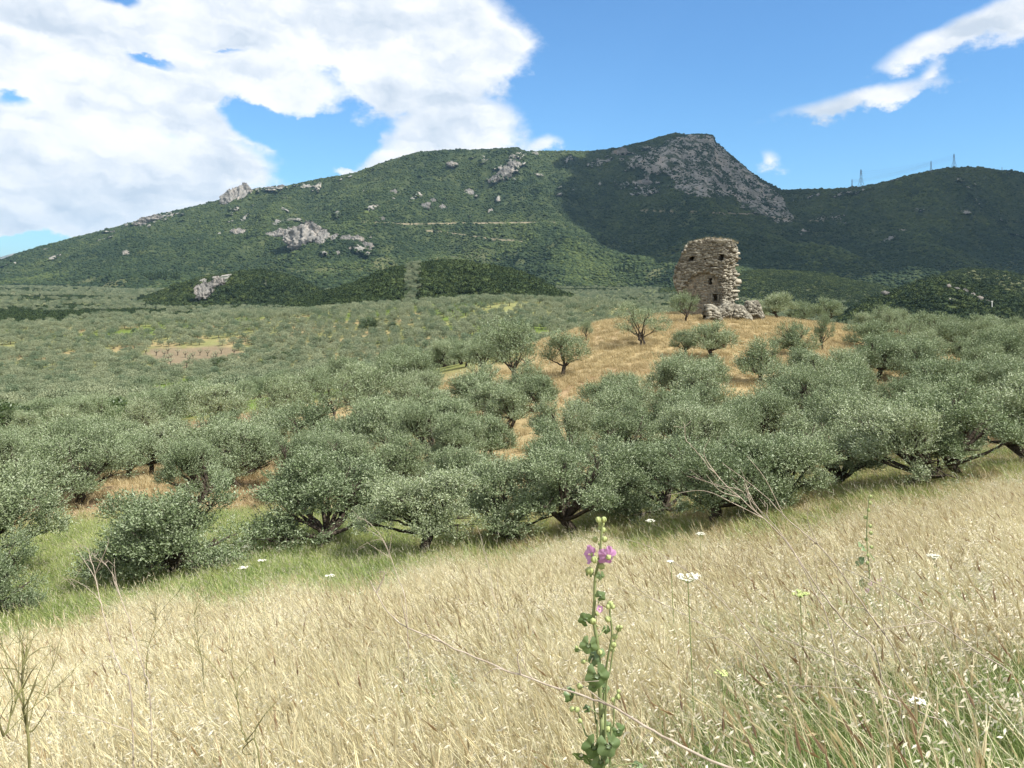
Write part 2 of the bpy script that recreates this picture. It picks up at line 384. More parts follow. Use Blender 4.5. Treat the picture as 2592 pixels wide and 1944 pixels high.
def ground_color(x, y):
    px = pxof(x, y); r = np.sqrt(x*x+y*y)
    n1 = fbm(x/3.0, y/3.0, seed=21)*0.5+0.5; n2 = fbm(x/14, y/14, seed=22)*0.5+0.5; n3 = fbm(x/60, y/60, seed=23)*0.5+0.5
    straw = np.array([0.42, 0.34, 0.20]); green = np.array([0.12, 0.185, 0.035]); red = np.array([0.28, 0.19, 0.12]); dry = np.array([0.36, 0.285, 0.155])
    brown = np.array([0.20, 0.16, 0.105]); pale = np.array([0.55, 0.47, 0.33]); valley = np.array([0.20, 0.205, 0.085]); plain = np.array([0.12, 0.14, 0.06])
    c = np.ones(x.shape+(3,))*straw
    e = EDGE(px)
    gleft = smooth(520, 250, px)
    mid = lerp3(lerp3(np.ones(x.shape+(3,))*dry*0.8, np.ones(x.shape+(3,))*green, 0.55+0*x), np.ones(x.shape+(3,))*green, gleft)
    c = lerp3(c, mid, smooth(-0.6, 1.0, y-e+n1))
    rz = smooth(27, 31, y+4*n1)*smooth(88, 70, y)
    c = lerp3(c, lerp3(np.ones(x.shape+(3,))*red, np.ones(x.shape+(3,))*dry, smooth(0.4, 0.7, n2)), rz)
    c = lerp3(c, lerp3(np.ones(x.shape+(3,))*dry, np.ones(x.shape+(3,))*np.array([0.35, 0.27, 0.16]), smooth(0.45, 0.75, n2)), knoll_grass(x, y))
    vz = smooth(88, 100, y)*(1-knoll_grass(x, y))
    vc = lerp3(np.ones(x.shape+(3,))*valley, np.ones(x.shape+(3,))*np.array([0.30, 0.24, 0.125]), smooth(0.50, 0.62, 0.5*n2+0.5*n3))
    vc = lerp3(vc, np.ones(x.shape+(3,))*np.array([0.10, 0.16, 0.03]), smooth(0.54, 0.64, fbm(x/35, y/35, seed=24)*0.5+0.5)*0.8)
    c = lerp3(c, vc, vz)
    c = lerp3(c, np.ones(x.shape+(3,))*brown, bare_field(px, y)*(y > 250)*(y < 480))
    c = lerp3(c, np.ones(x.shape+(3,))*np.array([0.08, 0.17, 0.02]), green_patch(px, y)*(y > 150)*(y < 320))
    c = lerp3(c, np.ones(x.shape+(3,))*pale, track(x, y))
    pc = lerp3(np.ones(x.shape+(3,))*plain, np.ones(x.shape+(3,))*np.array([0.155, 0.16, 0.08]), smooth(0.5, 0.66, fbm(x/120, y/60, seed=25)*0.5+0.5))
    c = lerp3(c, pc, smooth(520, 640, y))
    back = smooth(0.9, 1.3, np.abs(np.arctan2(x, y)))[..., None]
    c = c*(1-back)+straw*back
    return c*(0.85+0.3*n1[..., None])

def m_ground(x):
    c = at(x, 'soil', False, 'Color'); p = pos(x)
    a = x.noise(p, 1.3, 8, 0.7); b = x.noise(p, 0.12, 5, 0.6)
    f = x.m('MULTIPLY', x.m('ADD', 0.55, x.m('MULTIPLY', a, 0.9)), x.m('ADD', 0.8, x.m('MULTIPLY', b, 0.4)))
    g = x.xyz(f, f, f); c = x.mix(1.0, c, g, 'MULTIPLY')
    return diffuse(x, c, 0.95, 0.05, bump(x, a, 0.6, 0.25))
M_GROUND = mat('soil_and_low_growth', m_ground)
ang = np.radians(np.unique(np.concatenate([np.arange(-180, -42, 3.0), np.arange(-42, 42, 0.22), np.arange(42, 180, 3.0)])))
rad = np.concatenate([[0.3], np.exp(np.arange(math.log(0.6), math.log(13500), 0.021))])
RR, AA = np.meshgrid(rad, ang, indexing='ij'); gx = RR*np.sin(AA); gy = RR*np.cos(AA)
gz = H(gx, gy)
gV = np.stack([gx, gy, gz], -1).reshape(-1, 3)
gF = grid_faces(len(rad), len(ang), True)
gV = np.vstack([gV, [[0, 0, 0]]]); c0 = len(gV)-1; na = len(ang)
tri = np.array([[c0, (j+1) % na, j] for j in range(na)])
me = mesh('ground', gV, [gF[:, ::-1], tri[:, ::-1]], [M_GROUND], True)
gc = ground_color(gx, gy).reshape(-1, 3); gc = np.vstack([gc, gc[:1]])
attr(me, 'soil', np.hstack([gc, np.ones((len(gc), 1))]), 'FLOAT_COLOR')
tag(obj('ground', me), kind='structure')

# ------------------------------------------------------------------ mountain
D2 = 1024/2212.0
RID = np.array([(-600, 700), (-300, 640), (-120, 590), (0, 562), (60, 540), (150, 515), (250, 490), (330, 466), (400, 450), (465, 434), (545, 408), (620, 400), (700, 385), (770, 372), (830, 350), (900, 328), (960, 324),
  (1050, 322), (1115, 318), (1140, 327), (1200, 326), (1280, 326), (1340, 318), (1400, 303), (1440, 291), (1458, 286), (1480, 290), (1500, 288), (1541, 291), (1546, 306), (1580, 335), (1620, 370), (1650, 390), (1687, 410), (1720, 409),
  (1800, 408), (1860, 403), (1920, 390), (1980, 375), (2040, 362), (2100, 360), (2160, 366), (2212, 373), (2350, 395), (2600, 430), (3000, 520)], float)*D2
mcol = np.unique(np.concatenate([np.arange(-270, -20, 8), np.arange(-20, 1044, 1.3), np.arange(1044, 1390, 8.0)]))
vr = np.interp(mcol, RID[:, 0], RID[:, 1])
YR = 2750-350*smooth(700, 900, mcol)-250*smooth(300, -50, mcol)+120*np.sin(mcol/90.0)
YF = 1500+120*np.sin(mcol/75.0+1)+90*np.sin(mcol/31.0)-150*smooth(450, 600, mcol)
S = np.concatenate([np.linspace(0, 1, 230)**0.9, 1+np.linspace(0.02, 1.0, 16)])
SS, MM = np.meshgrid(S, mcol, indexing='ij')
VRr = np.interp(MM, mcol, vr); Yr = np.interp(MM, mcol, YR); Yf = np.interp(MM, mcol, YF)
Yp = Yf+(Yr-Yf)*SS; zr = ZC+(HOR-VRr)*Yr/F; zf = H(PX(MM, Yf), Yf, False)-6
s1 = np.clip(SS, 0, 1)
gprof = 0.22*s1+0.78*s1**1.45
zz = zf+(zr-zf)*gprof
zz = np.where(SS > 1, zr-(SS-1)*420, zz)
xx = PX(MM, Yp)
env = smooth(0, 0.15, s1)*smooth(0, 0.10, 1-s1)*(SS <= 1)
sp = ridged(xx/420+0.35*fbm(xx/500, Yp/500, seed=3), Yp/1500, seed=51, octv=4, gain=0.48)-0.62
rel = smooth(30, 330, zr-zf)
zz = zz+env*rel*(115*sp+34*fbm(xx/190, Yp/230, seed=52, octv=4))+env*7*fbm(xx/32, Yp/32, seed=53, octv=3)
zz = zz+2.5*fbm(xx/14, Yp/14, seed=54, octv=2)*(SS <= 1)
# keep the crest the highest line seen in every column
vv = HOR-(zz-ZC)*F/Yp
lim = VRr+0.25+(1-s1)*9
vv = np.where((SS < 1) & (vv < lim), lim, vv); zz = np.where(SS < 1, ZC-(vv-HOR)*Yp/F, zz)
# the crag: bare cliff under the peak, pushed out towards the valley and broken by gullies
CLIFF = np.array([(1340, 352), (1385, 335), (1425, 318), (1452, 296), (1500, 292), (1541, 293), (1560, 318), (1600, 352), (1645, 392), (1690, 425), (1712, 470), (1672, 478), (1630, 458), (1580, 425), (1545, 432), (1500, 425), (1462, 405), (1438, 378), (1390, 372)], float)*D2
def polymask(P, x, y):
    inside = np.zeros(x.shape, bool); dmin = np.full(x.shape, 1e9)
    for i in range(len(P)):
        x1, y1 = P[i]; x2, y2 = P[(i+1) % len(P)]
        c = ((y1 > y) != (y2 > y)) & (x < (x2-x1)*(y-y1)/((y2-y1) or 1e-9)+x1); inside ^= c
        t = np.clip(((x-x1)*(x2-x1)+(y-y1)*(y2-y1))/((x2-x1)**2+(y2-y1)**2+1e-9), 0, 1)
        dmin = np.minimum(dmin, np.hypot(x-x1-t*(x2-x1), y-y1-t*(y2-y1)))
    return np.where(inside, dmin, -dmin)
sd = polymask(CLIFF, MM, vv)
cl = smooth(-3, 4, sd+5*fbm(MM/7, vv/7, seed=60, octv=4))*(SS < 1.02)
small = [(1095, 368, 36, 14, -35), (1108, 350, 12, 8, 0), (1065, 388, 12, 6, 0), (330, 472, 55, 9, -12), (590, 405, 32, 7, -8), (978, 353, 12, 5, 0), (1340, 395, 18, 6, 0),
         (1400, 345, 14, 6, 0), (1290, 352, 26, 7, -10), (1385, 400, 20, 7, 10), (1210, 420, 6, 3, 0), (1350, 330, 20, 5, 0), (1655, 440, 20, 12, 30), (1780, 470, 18, 5, 15), (2075, 388, 9, 6, 0), (700, 548, 12, 5, 20), (780, 540, 20, 8, 25), (1450, 330, 60, 9, 5), (1620, 400, 20, 12, 40), (1120, 335, 14, 6, 0), (230, 500, 14, 3, 0), (500, 462, 8, 3, 0), (900, 590, 14, 4, 0)]
for (a, b, rx, ry, t) in small:
    t = math.radians(t); p = ((MM/D2-a)*math.cos(t)+(vv/D2-b)*math.sin(t))/rx; q = (-(MM/D2-a)*math.sin(t)+(vv/D2-b)*math.cos(t))/ry
    cl = np.maximum(cl, smooth(1.1, 0.7, np.sqrt(p*p+q*q)+0.9*fbm(MM/3.5, vv/3.5, seed=61, octv=3)))
cl = np.maximum(cl, 0.8*smooth(0.70, 0.76, fbm(xx/45, Yp/60, seed=62, octv=4)*0.5+0.5)*smooth(0.35, 0.6, s1))
scat = smooth(0.60, 0.66, fbm(xx/26, Yp/40, seed=63, octv=3)*0.5+0.5)*smooth(700, 640, MM)*0.0
gul = ridged(xx/38, zz/160, Yp/120, seed=64, octv=5, gain=0.6)-0.6
push = cl*(20+52*gul)*(SS <= 1)
yo = Yp-push*smooth(0, 0.03, 1-s1)
k = yo/Yp; xx2 = PX(MM, yo); zz2 = ZC+(zz-ZC)*np.where(SS <= 1, k, 1)
road = np.zeros_like(MM)
for P, w in (([(778, 480), (880, 484), (1045, 482), (1200, 480)], 0.6), ([(920, 498), (985, 505), (1060, 516), (1130, 522)], 0.55), ([(1380, 455), (1480, 458), (1620, 462), (1720, 476), (1800, 478)], 0.5), ([(870, 578), (905, 580)], 0.5)):
    P = np.array(P)*D2; vc = np.interp(MM, P[:, 0], P[:, 1], left=-99, right=-99)
    road = np.maximum(road, smooth(w+0.25, w-0.1, np.abs(vv-vc))*smooth(-0.2, 0.2, fbm(MM/12, vv*0, seed=66)+0.28))
fres = smooth(0.55, 0.72, fbm(xx/160, Yp/100, seed=67)*0.5+0.5)*smooth(0.35, 0.1, s1)
def m_mountain(x):
    rk, n2 = rockcol(x, 0.6); p = pos(x)
    rk = x.mix(x.sstep(x.noise(p, 0.03, 7, 0.7), 0.48, 0.58), rk, (0.055, 0.068, 0.04))
    g1 = x.noise(p, 0.02, 8, 0.72)
    gr = x.ramp(g1, [(0.35, (0.020, 0.032, 0.016)), (0.52, (0.044, 0.060, 0.026)), (0.68, (0.082, 0.095, 0.042))])
    gr = x.mix(at(x, 'field'), gr, (0.17, 0.17, 0.085))
    c = x.mix(x.sstep(at(x, 'rock'), 0.4, 0.6), gr, rk)
    c = x.mix(x.m('MULTIPLY', at(x, 'road'), 0.7), c, (0.30, 0.25, 0.18))
    return diffuse(x, c, 0.95, 0.05, bump(x, x.noise(p, 0.08, 5, 0.7), 0.8, 5.0))
M_MTN = mat('scrub_and_limestone_slope', m_mountain)
mV = np.stack([xx2, yo, zz2], -1).reshape(-1, 3); nr, nc = MM.shape
me = mesh('mountain', mV, grid_faces(nr, nc), [M_MTN], True)
attr(me, 'rock', cl.ravel()); attr(me, 'road', road.ravel()); attr(me, 'field', (fres*0.6).ravel())
tag(obj('mountain', me), kind='structure')
MV = np.stack([xx2, yo, zz2], -1); MC = cl; MS = SS; MR = road
def mtn_point(px, v):
    j = int(np.argmin(np.abs(mcol-px))); col_v = HOR-(MV[:, j, 2]-ZC)*F/MV[:, j, 1]
    ok = MS[:, j] <= 1.0; d = np.where(ok, np.abs(col_v-v), 1e9); i = int(np.argmin(d)); return MV[i, j].copy()

# distant blue range at the far left
far_px = np.arange(-400, 140, 3.0)
fr = np.interp(far_px, [-400, -200, -60, 0, 10, 17, 24, 32, 45, 70, 140], [262, 240, 248, 257, 254.5, 252.5, 252.5, 256, 262, 271, 280])+0.8*fbm(far_px/6, far_px*0, seed=70)
SSf, MF = np.meshgrid(np.concatenate([np.linspace(0, 1, 24), [1.4]]), far_px, indexing='ij')
yfm = 7200+1500*SSf; zfm = -20+(ZC+(HOR-np.interp(MF, far_px, fr))*8700/F+20)*np.where(SSf <= 1, SSf, 0.2)**1.2
zfm += 60*fbm(PX(MF, yfm)/400, yfm/400, seed=71)*smooth(0, 0.2, SSf)*smooth(1, 0.8, SSf)
me = mesh('mountain', np.stack([PX(MF, yfm), yfm, zfm], -1).reshape(-1, 3), grid_faces(*MF.shape), [M_MTN], True)
for a in ('rock', 'road', 'field'): attr(me, a, np.full(MF.size, 0.55 if a == 'rock' else 0.0))
tag(obj('mountain', me), kind='structure')

# ------------------------------------------------------------------ nearer hills
def fan_hill(ridge, Yc, w, seed, amp, mats, rockspots=(), field=0.0):
    R = np.array(ridge, float); pc = np.arange(R[0, 0], R[-1, 0]+0.1, 2.0); T = np.linspace(-1, 1, 90)
    TT, PP = np.meshgrid(T, pc, indexing='ij')
    yy = Yc+w*TT+0.25*w*fbm(PP/60, TT*0, seed=seed); x = PX(PP, yy)
    top = ZC+(HOR-np.interp(PP, R[:, 0], R[:, 1]))*Yc/F
    base = H(x, yy, False)
    prof = np.where(np.abs(TT) < 1, (1-TT**2)**1.1, 0)
    z = (base-4)+(top-base+4)*np.clip(prof, 0, 1)
    e = prof**0.5
    z = z+e*amp*fbm(x/(w*0.35), yy/(w*0.35), seed=seed+1)*0.6+1.2*fbm(x/9, yy/9, seed=seed+2)
    v = HOR-(z-ZC)*F/yy
    rk = np.zeros_like(z)
    for (a, b, rx, ry, t) in rockspots:
        t = math.radians(t); p = ((PP-a)*math.cos(t)+(v-b)*math.sin(t))/rx; q = (-(PP-a)*math.sin(t)+(v-b)*math.cos(t))/ry
        rk = np.maximum(rk, smooth(1.15, 0.75, np.sqrt(p*p+q*q)+0.8*fbm(PP/4, v/3, seed=seed+5, octv=3))*(TT < 0.1))
    yy2 = yy-rk*6; x = PX(PP, yy2)
    V = np.stack([x, yy2, z], -1); me = mesh('hill', V.reshape(-1, 3), grid_faces(*PP.shape), mats, True)
    attr(me, 'rock', rk.ravel()); attr(me, 'road', np.zeros(rk.size)); attr(me, 'field', np.full(rk.size, field))
    tag(obj('hill', me), kind='structure'); return V, rk, PP, TT
HILL1 = fan_hill([(270, 322), (285, 312), (296, 306), (340, 289), (380, 274), (407, 267), (435, 263), (463, 262), (509, 269), (535, 279), (560, 294), (590, 306), (620, 318)], 800, 150, 81, 6, [M_MTN])
HILL2 = fan_hill([(90, 316), (125, 306), (155, 298), (175, 289), (204, 279), (230, 275), (259, 272), (285, 276), (310, 286), (335, 300), (365, 316)], 1050, 190, 91, 8, [M_MTN], [(207, 288, 14, 9, -30), (222, 280, 13, 5, -25), (264, 282, 6, 4, 0)])
HILL3 = fan_hill([(830, 322), (850, 312), (880, 298), (905, 288), (935, 282), (960, 283), (990, 290), (1024, 299), (1080, 312), (1160, 330)], 700, 120, 101, 5, [M_MTN], [(950, 300, 4, 2, 0)])
HILL4 = fan_hill([(860, 300), (900, 289), (930, 277), (967, 270), (1000, 272), (1024, 277), (1100, 284), (1200, 300)], 980, 150, 111, 6, [M_MTN], field=0.5)
HILL5 = fan_hill([(660, 290), (700, 284), (730, 276), (754, 272), (790, 272), (833, 276), (870, 284), (910, 296)], 1300, 190, 121, 8, [M_MTN], field=0.3)

# ------------------------------------------------------------------ a cloud above and to the right: it stays above the picture and shades the peak
def m_cloud(x):
    d = diffuse(x, (0.88, 0.89, 0.9), 1.0, 0.0); return d
M_CLOUD = mat('cloud_white', m_cloud)
CA = 1500.0
off = Vector((SDIR.x, SDIR.y))*(CA-180)/SDIR.z
# outline of the shaded ground (x, y), then moved up the sun's rays to the height of the cloud
SG = [(150, 2020, 70), (235, 1660, 20), (380, 1520, 0), (650, 1455, 0), (1000, 1440, -5), (2600, 1440, -5), (4200, 1500, 0), (4400, 2900, 100), (2500, 3150, 300), (700, 3150, 400), (330, 2900, 400), (170, 2720, 340), (110, 2480, 270), (90, 2200, 150)]
SH = np.array([[gx_+SDIR.x*(CA-gz_)/SDIR.z-off.x, gy_+SDIR.y*(CA-gz_)/SDIR.z-off.y] for gx_, gy_, gz_ in SG])
rg = np.random.default_rng(5); acc = Acc()
import bmesh
def ico(sub):
    bm = bmesh.new(); bmesh.ops.create_icosphere(bm, subdivisions=sub, radius=1.0)
    V = np.array([v.co[:] for v in bm.verts]); Fa = np.array([[v.index for v in f.verts] for f in bm.faces]); bm.free(); return V, Fa
I2 = ico(2); I3 = ico(3)
cx, cyy = np.meshgrid(np.arange(-300, 4900, 95.0), np.arange(1100, 3500, 95.0))
cx = cx+rg.uniform(-30, 30, cx.shape); cyy = cyy+rg.uniform(-30, 30, cyy.shape)
sdc = polymask(SH, cx, cyy)
for a, b, s in zip(cx.ravel(), cyy.ravel(), sdc.ravel()):
    if s < 25: continue
    rr = min(150, 45+0.45*s)*rg.uniform(0.8, 1.15)
    V = I2[0]*np.array([rr, rr, rr*0.75]); V = V*(1+0.18*fbm(V[:, :1]/60+a, V[:, 1:2]/60+b, V[:, 2:]/60, seed=9)); V[:, 2] = np.maximum(V[:, 2], -0.22*rr)
    acc.add(V+np.array([a+off.x, b+off.y, CA+rg.uniform(-10, 25)]), I2[1])
tag(obj('cloud', acc.build('cloud', [M_CLOUD], True)), kind='structure')

# ------------------------------------------------------------------ instancing of uncountable stuff (geometry nodes)
def scatter(name, pts, rot, scl, idx, tone, protos, label, cat, kind='stuff', group=None):
    me = bpy.data.meshes.new(name); pts = np.asarray(pts, np.float32)
    me.vertices.add(len(pts)); me.vertices.foreach_set('co', pts.ravel())
    attr(me, 'rot', rot, 'FLOAT_VECTOR'); s = np.asarray(scl, float)
    if s.ndim == 1: s = np.stack([s, s, s], -1)
    attr(me, 'scl', s, 'FLOAT_VECTOR'); attr(me, 'idx', idx, 'INT'); attr(me, 'tone', tone)
    o = obj(name, me); c = bpy.data.collections.new(name+'_pieces')
    for p in protos: c.objects.link(p)
    g = bpy.data.node_groups.new(name, 'GeometryNodeTree')
    g.interface.new_socket('Geometry', in_out='INPUT', socket_type='NodeSocketGeometry'); g.interface.new_socket('Geometry', in_out='OUTPUT', socket_type='NodeSocketGeometry')
    gi = g.nodes.new('NodeGroupInput'); go = g.nodes.new('NodeGroupOutput'); ip = g.nodes.new('GeometryNodeInstanceOnPoints')
    ci = g.nodes.new('GeometryNodeCollectionInfo'); ci.inputs['Collection'].default_value = c
    ci.inputs['Separate Children'].default_value = True; ci.inputs['Reset Children'].default_value = True
    ip.inputs['Pick Instance'].default_value = True
    def na(nm, t):
        n = g.nodes.new('GeometryNodeInputNamedAttribute'); n.data_type = t; n.inputs[0].default_value = nm
        return [q for q in n.outputs if q.enabled and q.name == 'Attribute'][0]
    L = g.links.new
    L(gi.outputs[0], ip.inputs['Points']); L(ci.outputs[0], ip.inputs['Instance']); L(na('idx', 'INT'), ip.inputs['Instance Index'])
    e2r = g.nodes.new('FunctionNodeEulerToRotation'); L(na('rot', 'FLOAT_VECTOR'), e2r.inputs[0]); L(e2r.outputs[0], ip.inputs['Rotation'])
    L(na('scl', 'FLOAT_VECTOR'), ip.inputs['Scale']); L(ip.outputs[0], go.inputs[0])
    md = o.modifiers.new('instances', 'NODES'); md.node_group = g
    return tag(o, label, cat, group, kind)
def proto(name, me):
    return bpy.data.objects.new(name, me)
def zrot(n, rg, tilt=0.12):
    return np.stack([rg.uniform(-tilt, tilt, n), rg.uniform(-tilt, tilt, n), rg.uniform(0, 6.283, n)], -1)

# ------------------------------------------------------------------ olive trees
WIND = np.array([-0.75, 0.1, 0.25])
def leaf_cards(P, D, L, Wd, rg):
    """one rhombic leaf per point P with direction D (n,3)"""
    n = len(P); U = np.cross(D, rg.normal(size=(n, 3))); U /= np.linalg.norm(U, axis=1, keepdims=True)+1e-9
    L = L*rg.uniform(0.7, 1.25, (n, 1)); Wd = Wd*rg.uniform(0.75, 1.2, (n, 1))
    V = np.stack([P, P+D*L*0.45+U*Wd, P+D*L, P+D*L*0.5-U*Wd], 1).reshape(-1, 3)
    return V, np.arange(4*n).reshape(n, 4)
def olive(seed, Hh, Wd, ntw, nl, L, lw, low=0.16, trunks=1, nlobe=12, tr=0.17, sparse=0.0, tall=1.0):
    rg = np.random.default_rng(seed); wood = Acc(); lobes = []
    fork = Hh*rg.uniform(0.20, 0.28); lean = rg.normal(0, 0.12, 2)
    for k in range(nlobe):
        a = 2*np.pi*(k/nlobe*1.618*2)+rg.uniform(-0.4, 0.4); lev = (k+0.5)/nlobe
        rad = Wd*0.5*rg.uniform(0.25, 0.72)*(1-0.5*max(0, lev-0.55)); z = Hh*(low+0.16+(0.66-low)*lev*tall+rg.uniform(-0.04, 0.05))
        q_ = rg.uniform(0.085, 0.225)
        if lev < 0.35: rad = Wd*0.5*rg.uniform(0.55, 0.75)
        lobes.append((np.array([rad*math.cos(a), rad*math.sin(a), z]), np.array([q_*rg.uniform(0.85, 1.15)*Wd*(3.7/nlobe**0.5), q_*rg.uniform(0.85, 1.15)*Wd*(3.7/nlobe**0.5), 0.78*q_*rg.uniform(0.85, 1.2)*Hh*(3.7/nlobe**0.5)])))
    base = []
    for t in range(trunks):
        b = np.array([0, 0, -0.25]) if trunks == 1 else np.array([rg.uniform(-.3, .3), rg.uniform(-.3, .3), -0.25])
        top = np.array([lean[0]*Hh*0.7+(t-0.5*(trunks-1))*0.5, lean[1]*Hh*0.7, fork]); base.append(top)
        p = bez(b, b+[0, 0, fork*0.5], top-[lean[0], lean[1], fork*0.3], top, 9); p[1:-1] += rg.normal(0, 0.03, (7, 3))
        r = tr*np.array([1.6, 1.22, 1.05, 0.98, 0.96, 0.98, 1.0, 1.02, 0.9])*(0.8 if trunks > 1 else 1)
        tube(wood, p, r, 10, 0, 0.07, seed)
    for i, (c, r) in enumerate(lobes):
        t = base[i % len(base)]; mid = t+(c-t)*0.4+np.array([0, 0, -0.04*Hh])+rg.normal(0, 0.08*Wd/4, 3)
        e = c+rg.normal(0, 0.3, 3)*r; m2 = c+(t-c)*0.25+rg.normal(0, 0.1, 3); p = bez(t-[0, 0, 0.1], mid, m2, e, 9); p[2:-1] += rg.normal(0, 0.025, (6, 3))
        tube(wood, p, np.linspace(tr*0.55, 0.016, 9)*rg.uniform(0.75, 1.1), 6, 0, 0.06, seed+i)
        for k in range(4):
            d = rg.normal(size=3); d[2] = abs(d[2])*0.8; d /= np.linalg.norm(d); s0 = p[rg.integers(4, 8)]
            e2 = c+d*r*0.85; tube(wood, bez(s0, s0+(e2-s0)*0.3+[0, 0, 0.06], e2-d*0.1, e2, 5), np.linspace(0.026, 0.007, 5), 4, 0, 0, 0)
    # leafy shoots in the lobes, thick outside, open inside
    wts = np.array([r[0]*r[1]*r[2] for c, r in lobes])**0.7; wts /= wts.sum(); li = rg.choice(len(lobes), ntw, p=wts)
    C = np.array([c for c, r in lobes])[li]; R = np.array([r for c, r in lobes])[li]
    d = rg.normal(size=(ntw, 3)); d /= np.linalg.norm(d, axis=1, keepdims=True)
    d[:, 2] = np.where(d[:, 2] < -0.3, d[:, 2]*0.5, d[:, 2])
    rr = rg.uniform(0.25, 1, (ntw, 1))**0.45
    bumpy = 1+0.62*fbm(d[:, 0]*3.6+li*7.7, d[:, 1]*3.6, d[:, 2]*3.6, seed=seed, octv=2)[:, None]
    rr = np.where(rg.random((ntw, 1)) < 0.13, rr*rg.uniform(1.05, 1.42, (ntw, 1)), rr)
    P = C+d*R*rr*bumpy
    if sparse > 0:
        keep = fbm(P[:, 0]/0.6, P[:, 1]/0.6, P[:, 2]/0.6, seed=seed+3, octv=2)*0.5+0.5 > sparse; P = P[keep]; d = d[keep]
    n = len(P); sd_ = 0.75*d+np.array([0, 0, 0.75])+0.35*WIND+rg.normal(0, 0.35, (n, 3)); sd_ /= np.linalg.norm(sd_, axis=1, keepdims=True)
    tw = L*rg.uniform(3.2, 5.5, (n, 1)) if nl > 3 else L*np.ones((n, 1))
    k = np.linspace(0.05, 1, nl)[None, :, None]
    LP = P[:, None, :]+sd_[:, None, :]*tw[:, None, :]*k
    LD = 0.8*sd_[:, None, :]+rg.normal(0, 0.5, (n, nl, 3)); LD /= np.linalg.norm(LD, axis=2, keepdims=True)
    V, Fa = leaf_cards(LP.reshape(-1, 3), LD.reshape(-1, 3), L, lw, rg)
    return wood.build('olive_wood', [M_BARK], True), V, Fa
def olive_proto(seed, leafmat=None, **k):
    w, V, Fa = olive(seed, **k)
    return w, mesh('olive_leaves', V, Fa, [leafmat or M_OLIVE], False)
NEAR = [olive_proto(100+i, Hh=h, Wd=w, ntw=7600, nl=9, L=0.072, lw=0.0155, low=lo, trunks=t, nlobe=nb, sparse=sp, tr=tr)
        for i, (h, w, lo, t, nb, sp, tr) in enumerate([(3.4, 3.9, 0.12, 1, 17, 0.44, 0.15), (3.3, 3.6, 0.04, 1, 16, 0.44, 0.13), (3.5, 3.5, 0.17, 2, 15, 0.46, 0.14), (3.6, 3.6, 0.20, 1, 16, 0.47, 0.14), (3.1, 3.4, -0.10, 1, 20, 0.40, 0.13), (3.7, 4.2, 0.14, 1, 18, 0.45, 0.16)])]
MIDT = [olive_proto(200+i, Hh=h, Wd=w, ntw=3000, nl=8, L=0.11, lw=0.024, low=lo, trunks=t, nlobe=nb, sparse=0.40, tr=0.15)
        for i, (h, w, lo, t, nb) in enumerate([(3.3, 4.0, 0.04, 1, 14), (3.5, 3.8, 0.08, 2, 13), (3.0, 3.9, 0.02, 1, 13), (3.4, 3.4, 0.12, 1, 11), (3.8, 4.1, 0.08, 1, 15)])]
OPEN = [olive_proto(250+i, Hh=h, Wd=w, ntw=2300, nl=8, L=0.11, lw=0.022, low=lo, trunks=t, nlobe=nb, sparse=0.47, tr=0.13)
        for i, (h, w, lo, t, nb) in enumerate([(3.8, 4.8, 0.14, 2, 9), (3.4, 3.4, 0.18, 1, 7), (4.2, 3.2, 0.16, 1, 9)])]
def far_proto(seed, Hh=3.4, Wd=4.4, n=1500, mat_=None, L=0.26):
    w, V, Fa = olive(seed, Hh, Wd, n, 1, L, 0.07*(L/0.26), low=0.06, nlobe=9, tr=0.14)
    wv = len(w.vertices); a = Acc(); cw = np.empty(wv*3, np.float32); w.vertices.foreach_get('co', cw)
    # only the trunk of the wood is kept at this size
    b = Acc(); tube(b, [(0, 0, -.3), (0.05, 0, 0.4), (0.0, 0.1, 1.1), (0.1, 0.1, 1.7)], [0.2, 0.15, 0.12, 0.08], 5)
    tm = b.build('distant_trunk', [M_BARK]); cm = mesh('distant_crown', V, Fa, [mat_ or M_OLIVEFAR]); b.add(V, Fa, 1); return b.build('olive_distant', [M_BARK, mat_ or M_OLIVEFAR]), tm, cm
FARP = [far_proto(300+i, h, w) for i, (h, w) in enumerate([(3.3, 4.4), (3.6, 4.2), (3.0, 4.6), (3.6, 3.8)])]; FAR = [q[0] for q in FARP]
BUSHD = [far_proto(320+i, 4.2, 5.2, 1500, M_GREENLEAF, 0.34)[2] for i in range(2)]

TREES = []
def tree(kind, i, x, y, s, sz=None, rz=None, label='', group=None, name='olive_tree', cat='olive tree'):
    lib = {'near': NEAR, 'mid': MIDT, 'open': OPEN}[kind]; w, l = lib[i % len(lib)]
    r = empty(name, (x, y, h1(x, y)-0.03), random.uniform(0, 6.28) if rz is None else rz, (s, s, sz or s))
    tag(r, label, cat, group); obj('trunk', w, r); obj('crown', l, r); TREES.append((x, y)); return r
def tpx(kind, i, px, Y, s, sz=None, label='', group=None, rz=None): return tree(kind, i, PX(px, Y), Y, s, sz, rz, label, group)
FR = 'olive trees at the lower edge of the straw field'
